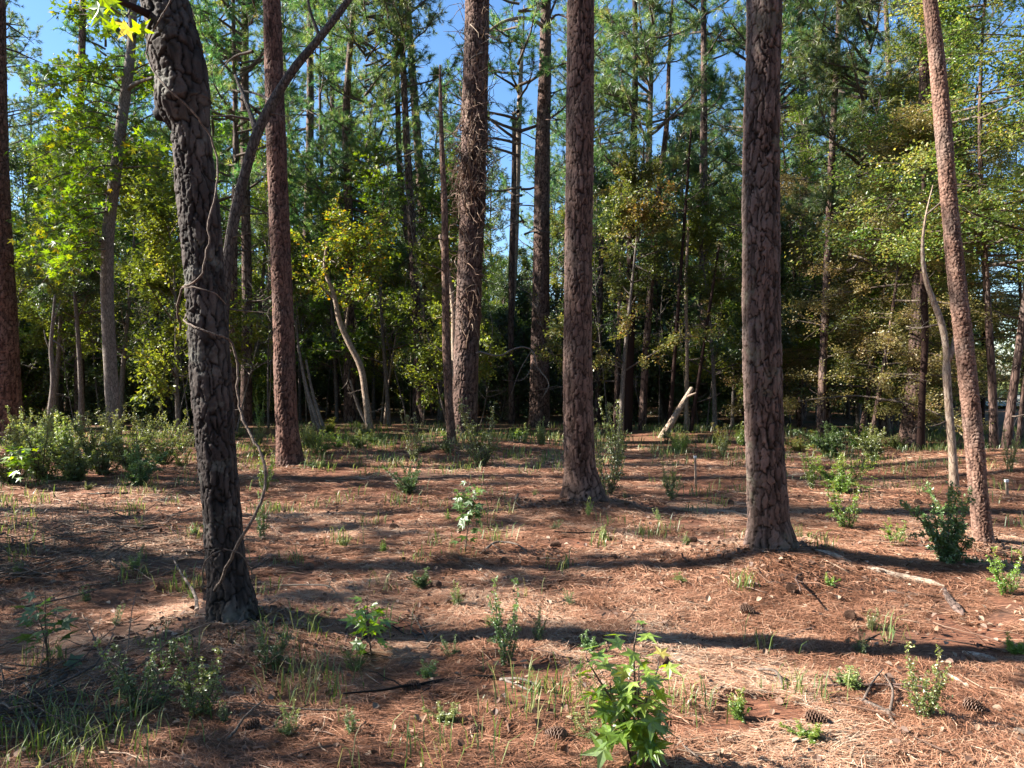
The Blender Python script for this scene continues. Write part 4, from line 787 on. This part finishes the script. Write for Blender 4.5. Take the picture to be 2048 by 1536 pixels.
# stakes
def stake(px, py, py1, w_px, label, name, cat, m):
    g = ground(px, py); D = g[1]; top = at(px-2, py1, D); r = w_px/2/FPX*D; root = empty(name, g); tag(root, label, cat)
    mb = MB(); x = top-g; n = np.array([0, 0, -.1])
    a = []
    for k, c in enumerate((n, x*.5, x*.96, x)):
        s_ = r*(.8 if k < 3 else .5); a += [c+np.array([dx*s_, dy*s_*.6, 0]) for dx, dy in ((-1, -1), (1, -1), (1, 1), (-1, 1))]
    q = [[4*k+i, 4*k+(i+1) % 4, 4*k+4+(i+1) % 4, 4*k+4+i] for k in range(3) for i in range(4)]+[[12, 13, 14, 15]]
    mb.add(a, None, q); mb.build('shaft', m, root, False); return root, x, r
for (px, py, p1, w_, lab) in ((1392, 974, 910, 5, 'short pale wooden stake standing alone left of the thickest pine'), (2015, 992, 960, 6, 'short white topped stake at the right edge')):
    rt, x, r = stake(px, py, p1, w_, lab, 'wooden_stake', 'stake', B['wood'])
    mb = MB(); c = x*.93; mb.add([c+np.array([dx*r*1.1, dy*r*.9, dz]) for dz in (-.012, .02) for dx, dy in ((-1, -1), (1, -1), (1, 1), (-1, 1))], None, [[0, 1, 5, 4], [1, 2, 6, 5], [2, 3, 7, 6], [3, 0, 4, 7], [4, 5, 6, 7], [3, 2, 1, 0]])
    mb.build('painted_tip', simplemat('white_paint', (.7, .7, .7), (.8, .8, .8), 20), rt, False)
# fallen wood
def fallen(name, label, cat, pts, w_px, m, group=None, lift=.5, forks=(), chunk=False, step=.025):
    P_ = []
    for p in pts:
        g = ground(p[0], p[1]); g[2] = float(hfun(g[0], g[1]))+(p[2] if len(p) > 2 else 0); P_.append(g)
    P_ = np.array(P_); D = P_[:, 1].mean(); r = w_px/2/FPX*D; P_[:, 2] += r*lift; base = P_[0].copy(); root = empty(name, base); tag(root, label, cat, group)
    Q, RR, _ = resample(P_-base, np.linspace(r, r*(.9 if chunk else .5), len(P_)), step); n = len(Q); rng = np.random.default_rng(int(pts[0][0]))
    sides = 14; mb = MB(); tube(mb, Q, RR, sides, a=.5); v = mb.v[0].copy(); ring = v[:n*sides].reshape(n, sides, 3); C = Q[:, None, :]
    k = np.arange(sides)[None, :]; z = np.arange(n)[:, None]*step
    f = 1+.28*vn(k*.9+z*0, z*4, s=int(pts[0][1]))+.16*vn(k*2.1+z*0, z*30, s=5)
    if chunk:  # split, splintered ends
        e = np.minimum(np.arange(n), n-1-np.arange(n))*step; f = f*(.35+.65*ss(0, .06+.05*rng.random(), e)[:, None])
    ring = C+(ring-C)*f[..., None]*np.array([1, 1, .75]); v[:n*sides] = ring.reshape(-1, 3); mb.v[0] = v; mb.build('limb', m, root)
    for fp, fr in forks:
        F_ = []
        for p in fp: g = ground(p[0], p[1]); F_.append(np.array([g[0], g[1], float(hfun(g[0], g[1]))+(p[2] if len(p) > 2 else 0.01)])-base)
        mb = MB(); tube(mb, *resample(np.array(F_), np.linspace(fr, fr*.4, len(F_)), .02)[:2], sides=7); mb.build('side_twig', m, root)
    return root
W = B['wood']
fallen('fallen_log', 'pale split log lying right of the thickest pine', 'log', [(1735, 1138), (1780, 1152), (1830, 1163), (1888, 1176)], 17, B['pale'], chunk=True, lift=.4)
fallen('fallen_log', 'weathered log between the thickest pine base and the orange split log', 'log', [(1625, 1105), (1660, 1115), (1700, 1128)], 18, W, chunk=True)
fallen('broken_wood', 'grey shattered wood lying just below the orange split log', 'wood', [(1760, 1185), (1810, 1192), (1865, 1195)], 14, B['vine'], chunk=True, lift=.4)
fallen('broken_wood', 'dark rotten wood end right of the orange split log', 'wood', [(1885, 1180), (1905, 1210), (1925, 1235)], 18, B['far'], chunk=True)
fallen('fallen_branch', 'long pale branch lying in front of the crooked trunk', 'branch', [(330, 1268), (380, 1285), (430, 1300), (500, 1313)], 12, W, lift=.8)
fallen('wood_plank', 'grey splintered slab at lower left', 'wood', [(300, 1482), (320, 1450), (345, 1412)], 22, B['grey'], chunk=True, lift=.3)
fallen('fallen_log', 'pale broken log at the right edge foreground', 'log', [(1925, 1308), (1965, 1320), (2012, 1336)], 19, W, chunk=True)
fallen('fallen_log', 'brown log end behind the light leaved seedling', 'log', [(1862, 1338), (1895, 1355), (1932, 1375)], 15, W, chunk=True)
fallen('forked_branch', 'forked pale branch pile at lower right', 'branch', [(1705, 1398), (1745, 1418), (1790, 1435)], 16, B['vine'], chunk=True, forks=[([(1725, 1410), (1745, 1385, .05), (1766, 1365, .07)], .008), ([(1780, 1430), (1785, 1400, .05), (1770, 1375, .06)], .008), ([(1775, 1425), (1790, 1455), (1805, 1470)], .011)])
fallen('curved_stick', 'curved dark stick in the right foreground', 'stick', [(1518, 1352, .03), (1545, 1362, .05), (1562, 1378, .04), (1562, 1405)], 9, B['vine'])
fallen('fallen_branch', 'dark stick lying under the thickest pine', 'stick', [(1560, 1282), (1600, 1268), (1650, 1250)], 11, B['far'])
fallen('fallen_twig', 'thin dark twig arching right of the crooked trunk base', 'twig', [(548, 1178, .02), (610, 1185, .05), (660, 1192, .06), (682, 1205)], 5, B['twig'], forks=[([(655, 1192, .05), (672, 1172, .06), (692, 1165, .05)], .004)])
fallen('fallen_twig', 'bent dark twig left of the crooked trunk base', 'twig', [(395, 1242), (385, 1205, .08), (362, 1182, .13), (345, 1160, .17)], 7, B['dgrey'])
fallen('fallen_branch', 'dark arching twig right of the star leaved sapling', 'twig', [(960, 1110), (1000, 1094, .04), (1030, 1098, .04), (1060, 1112)], 6, B['twig'], forks=[([(985, 1098, .04), (1020, 1110, .0), (1045, 1122)], .005)])
fallen('fallen_branch', 'black stick in the shadow stripe at right', 'stick', [(1378, 1280), (1420, 1284), (1480, 1282)], 8, B['dark'])
fallen('fallen_stick', 'bent stick at the bottom right foreground', 'stick', [(1588, 1515), (1602, 1492, .02), (1618, 1485, .02)], 10, B['vine'])
fallen('fallen_branch', 'grey curved debris in the shaded centre foreground', 'branch', [(1000, 1362), (1040, 1368, .02), (1085, 1378)], 9, B['grey'], forks=[([(1010, 1365), (1045, 1380), (1075, 1392)], .008)])
fallen('fallen_twig', 'short dark twig left of the small yellow green sapling', 'twig', [(686, 1330), (692, 1300, .02), (694, 1272, .03)], 9, B['far'])
fallen('bark_strip', 'dark curled bark strip near the bottom edge', 'bark', [(1430, 1478), (1455, 1482), (1482, 1470)], 10, B['far'], chunk=True, lift=.3)
fallen('fallen_stick', 'tiny forked stick left of the central pine', 'stick', [(1035, 1000, .07), (1042, 1018, .02), (1058, 1022)], 5, B['twig'])
# broken upright stake at lower left
g = ground(318, 1405); root = empty('broken_stub', g); tag(root, 'upright broken brown stem stub at lower left', 'stump'); mb = MB(); t = at(304, 1312, g[1])-g
tube(mb, *resample(np.array([[0, 0, -.05], t*.5+np.array([.004, 0, 0]), t*.9, t]), [.014, .013, .010, .003], .01)[:2], sides=9); mb.build('stub', B['wood'], root)
# brush piles at the left
def brush(name, label, px, py, wx, wy, hgt, n, seed):
    g = ground(px, py); rng = np.random.default_rng(seed); root = empty(name, g); tag(root, label, 'brush pile'); mb = MB()
    for i in range(n):
        x, y = rng.normal(0, wx), rng.normal(0, wy); k = math.exp(-(x/wx)**2*.4-(y/wy)**2*.4); z = float(hfun(g[0]+x, g[1]+y))-g[2]+rng.uniform(0, hgt)*k
        az = rng.uniform(0, 6.28); L_ = rng.uniform(.15, .8); p = wander(rng, (x, y, z), (math.cos(az), math.sin(az), rng.normal(0, .12)), L_, 5, .16); p[:, 2] = np.maximum(p[:, 2], z*.3+.004)
        tube(mb, p, np.linspace(1, .4, 6)*rng.choice([.003, .005, .009], p=[.55, .35, .1]), 4, a=rng.random())
    mb.build('twigs', B['vine'], root); return root
brush('brush_pile', 'grey twig pile on the mound at the left edge', 45, 1105, .6, .8, .13, 420, 1)
brush('brush_pile', 'shaded heap of twigs in the lower left corner', 60, 1420, .45, .35, .06, 260, 2)
# ------------------------------------------------------------------ litter: needles, dead leaves, chips, grass
def wedge(rng, n, y0, y1, p=1.0):
    u = rng.random(n)**p; y = np.sqrt(y0*y0+u*(y1*y1-y0*y0)); x = rng.uniform(-1, 1, n)*(y*.69+.25); return x, y
def fineh(x, y): return hfun(x, y)+np.exp(-(np.hypot(x, y-6)/14)**2)*(0.012*fbm(x*3, y*3, s=9, o=4)+0.010*vn(x*14, y*14, s=21))
def needle_litter():
    rng = np.random.default_rng(3); mb = MB()
    for (n, y0, y1, wd, L_) in ((170000, 2.7, 5.5, .0026, .145), (150000, 5.5, 9.5, .004, .16), (100000, 9.5, 17, .0075, .2)):
        x, y = wedge(rng, n, y0, y1)
        if y0 == 5.5:
            for (hx, hy, hn) in (((470-1024)/FPX*D_A, D_A, 4200), ((1165-1024)/FPX*D_H, D_H, 3200), ((1541-1024)/FPX*D_P, D_P, 4200), ((580-1024)/FPX*D_B, D_B, 1500), ((1968-1024)/FPX*D_T, D_T, 1800)):
                x = np.concatenate([x, hx+rng.normal(0, .3, hn)]); y = np.concatenate([y, hy+rng.normal(0, .26, hn)])
            n = len(x)
        den = .5+.5*vn(x*1.7, y*1.7, s=61)+.3*vn(x*5, y*5, s=62); keep = den > .22; x, y = x[keep], y[keep]; n = len(x)
        fld = 2.2*vn(x*.8, y*.8, s=63)+.25; az = fld+rng.normal(0, .75, n); l = L_*rng.uniform(.5, 1.2, n); el = rng.normal(0, .10, n); cv = rng.normal(0, .25, n)
        z = fineh(x, y)+rng.uniform(.001, .022, n)+.02*np.clip(vn(x*4, y*4, s=64), 0, 1)
        vs = []
        for k, t in enumerate((-.5, 0, .5)):
            a = az+cv*t*2; px = x+np.cos(a)*l*t; py = y+np.sin(a)*l*t; pz = np.maximum(z+np.sin(el)*l*t+(.006 if k == 1 else 0), fineh(px, py)+.002) if k != 1 else z+.004
            wk = wd*(.5 if k != 1 else 1)*.5; roll = rng.normal(0, .3, n) if k == 0 else roll
            ox = -np.sin(a)*wk; oy = np.cos(a)*wk; oz = np.sin(roll)*wk; vs += [np.stack([px-ox, py-oy, pz-oz], 1), np.stack([px+ox, py+oy, pz+oz], 1)]
        v = np.stack(vs, 1); f = np.array([[0, 1, 3, 2], [2, 3, 5, 4]]); q = (np.arange(n)[:, None, None]*6+f[None]).reshape(-1, 4)
        tone = np.clip(.5+.25*vn(x*.9, y*.9, s=65)+.2*vn(x*3.5, y*3.5, s=66)+rng.normal(0, .22, n), 0, 1); mb.add(v, None, q, np.repeat(tone, 6))
    o = mb.build('pine_straw', M_needle, None, False); tag(o, 'orange brown fallen pine needles carpeting the clearing', 'pine straw', kind='stuff')
needle_litter()
def leaf_litter():
    rng = np.random.default_rng(4); mb = MB(); x, y = wedge(rng, 5200, 2.7, 10, 1.3); n = len(x)
    P_ = np.stack([x, y, fineh(x, y)+rng.uniform(.012, .04, n)], 1)
    bs = []
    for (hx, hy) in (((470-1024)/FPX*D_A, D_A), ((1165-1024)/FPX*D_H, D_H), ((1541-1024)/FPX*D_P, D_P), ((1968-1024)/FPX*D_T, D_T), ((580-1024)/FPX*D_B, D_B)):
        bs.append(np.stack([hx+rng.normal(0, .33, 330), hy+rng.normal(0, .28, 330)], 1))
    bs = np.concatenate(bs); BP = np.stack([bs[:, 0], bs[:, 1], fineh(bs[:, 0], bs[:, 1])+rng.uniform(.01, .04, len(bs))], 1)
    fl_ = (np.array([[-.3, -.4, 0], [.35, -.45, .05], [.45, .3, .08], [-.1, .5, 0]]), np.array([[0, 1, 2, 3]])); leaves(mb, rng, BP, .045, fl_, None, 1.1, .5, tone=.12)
    crl = OVAL[0].copy(); crl[:, 0] *= 1.5; crl[:, 2] = .35*crl[:, 0]**2*4-.1; 
    leaves(mb, rng, P_[:3600], .04, (crl, OVAL[1]), None, 1.0, .45)
    chip = (np.array([[-.12, -.5, 0], [.1, -.55, .03], [.16, .4, .04], [-.1, .5, 0]]), np.array([[0, 1, 2, 3]])); leaves(mb, rng, P_[3600:], .042, chip, None, 1.3, .5)
    o = mb.build('leaf_litter', M_litter, None, False); tag(o, 'dead curled leaves and bark chips scattered over the straw', 'leaf litter', kind='stuff')
leaf_litter()
def twig_litter():
    rng = np.random.default_rng(6); mb = MB(); x, y = wedge(rng, 1700, 2.7, 14, 1.0)
    for i in range(len(x)):
        az = rng.uniform(0, 6.28); L_ = rng.uniform(.08, .35); p = wander(rng, (x[i], y[i], 0), (math.cos(az), math.sin(az), 0), L_, 4, .15); p[:, 2] = fineh(p[:, 0], p[:, 1])+.018+rng.uniform(0, .02); tube(mb, p, np.linspace(.004, .0015, 5)*rng.uniform(.6, 1.6), 4, a=rng.random())
    o = mb.build('twig_litter', M_litter, None); tag(o, 'small dead twigs strewn over the pine straw', 'twig litter', kind='stuff')
twig_litter()
def grass():
    rng = np.random.default_rng(8); mb = MB(); cl = []
    for (px, py, k, s_) in ((130, 1500, 160, .3), (90, 1470, 90, .3), (600, 1370, 60, .18), (640, 1400, 60, .2), (1100, 1400, 110, .25), (1070, 1430, 40, .2), (1490, 1180, 40, .1), (1380, 1420, 40, .1), (550, 1280, 50, .2), (370, 1180, 50, .15), (1600, 1400, 40, .15), (900, 1520, 60, .3), (230, 1520, 80, .3)):
        g = ground(px, py); cl.append((g[0], g[1], k, s_))
    for i in range(420):
        x, y = wedge(rng, 1, 3, 20, .9); cl.append((x[0], y[0], rng.integers(6, 26), .05+.012*y[0]))
    for i in range(330):
        x, y = wedge(rng, 1, 12, 23, .7); cl.append((x[0], y[0], rng.integers(10, 30), .25))
    for (gx, gy, k, s_) in cl:
        x = gx+rng.normal(0, s_*.6, k); y = gy+rng.normal(0, s_*.6, k); z = fineh(x, y); az = rng.uniform(0, 6.28, k); l = rng.uniform(.06, .2, k)*(1+gy*.02); b = rng.uniform(.2, .8, k); wd = .003+.0006*gy
        d = np.stack([np.cos(az), np.sin(az), 0*az], 1); sd_ = np.stack([-np.sin(az), np.cos(az), 0*az], 1)*wd*.5; p0 = np.stack([x, y, z], 1)
        p1 = p0+d*(l*b*.35)[:, None]+np.array([0, 0, 1])*(l*.6)[:, None]; p2 = p0+d*(l*b)[:, None]+np.array([0, 0, 1])*(l*(1-.35*b))[:, None]
        v = np.stack([p0-sd_, p0+sd_, p1-sd_, p1+sd_, p2], 1); f = (np.arange(k)[:, None, None]*5+np.array([[0, 1, 3], [0, 3, 2], [2, 3, 4]])[None]).reshape(-1, 3); mb.add(v, f, None, np.repeat(rng.random(k), 5))
    o = mb.build('grass', G['grass'], None, False); tag(o, 'thin green grass blades growing through the pine straw', 'grass', kind='stuff')
grass()

def pine_cone():
    rng = np.random.default_rng(12); mb = MB()
    for k in range(90):
        t = (k+.5)/90; az = k*2.39996; r = .026*math.sin(PI*min(1, .12+.88*t))**.7*(1.15-.5*t); c = np.array([math.cos(az)*r, math.sin(az)*r, .085*t]); o = np.array([math.cos(az), math.sin(az), .45]); o /= np.linalg.norm(o); sd_ = np.array([-math.sin(az), math.cos(az), 0])
        w_ = .010*(1-.4*t); b0 = c*np.array([.35, .35, 1]); tip = c+o*.013; up = np.array([0, 0, .003])
        mb.add([b0-sd_*w_*.4, b0+sd_*w_*.4, tip+sd_*w_, tip-sd_*w_, b0-sd_*w_*.4-up, b0+sd_*w_*.4-up, tip+sd_*w_-up, tip-sd_*w_-up], None, [[0, 1, 2, 3], [7, 6, 5, 4], [3, 2, 6, 7], [0, 3, 7, 4], [2, 1, 5, 6]], .1+.3*rng.random())
    return mb.mesh('pine_cone', False)
pc = pine_cone(); pc.materials.append(M_litter); rc = np.random.default_rng(14)
for (px, py) in ((1395, 1088), (1120, 1098), (1235, 1120), (865, 1180), (1010, 1125), (620, 1140), (1480, 1230), (1700, 1240), (1330, 1330), (840, 1390), (1610, 1450), (1130, 1490), (520, 1460), (1930, 1420), (330, 1180), (1460, 1010), (780, 1060), (1830, 1010), (1580, 1180), (960, 1480)):
    g = ground(px, py); o = link('pine_cone', pc); o.location = (g[0], g[1], float(fineh(g[0], g[1]))+.03); o.rotation_euler = (PI/2+rc.normal(0, .2), rc.normal(0, .2), rc.uniform(0, 6.28)); o.scale = (rc.uniform(.8, 1.15),)*3
    tag(o, 'small brown pine cone lying on the pine straw', 'pine cone', 'pine cones on the straw')
def stick_mesh(seed, L_, r):
    rng = np.random.default_rng(seed); mb = MB(); p = wander(rng, (0, 0, 0), (1, 0, 0), L_, 8, .13); p[:, 2] = np.abs(p[:, 2]-p[0, 2])*.35+r*.7; tube(mb, *resample(p, np.linspace(r, r*.45, 9), .02)[:2], sides=7)
    for k in range(2): tube(mb, wander(rng, p[3+k*2], (.7, rng.choice([-1, 1]), .25), L_*.3, 4, .15), np.linspace(r*.45, r*.2, 5), 5, cap=False)
    return mb.mesh('stick')
SM = [stick_mesh(1, .5, .007), stick_mesh(2, .8, .010), stick_mesh(3, .35, .005), stick_mesh(4, .6, .013)]
for m_ in SM: m_.materials.append(B['twig'])
for i in range(46):
    px = rc.uniform(10, 2040); py = 985+530*rc.random()**1.1; g = ground(px, py); o = link('fallen_stick', SM[rc.integers(4)]); o.location = (g[0], g[1], float(fineh(g[0], g[1]))+.008); o.rotation_euler = (0, rc.normal(0, .05), rc.uniform(0, 6.28)); o.scale = (rc.uniform(.7, 1.2),)*3
    o.material_slots[0].link = 'OBJECT'; o.material_slots[0].material = B[rc.choice(['twig', 'far', 'vine', 'dark'])]
    tag(o, 'short dead stick dropped on the pine straw of the clearing', 'stick', 'dropped sticks on the straw')
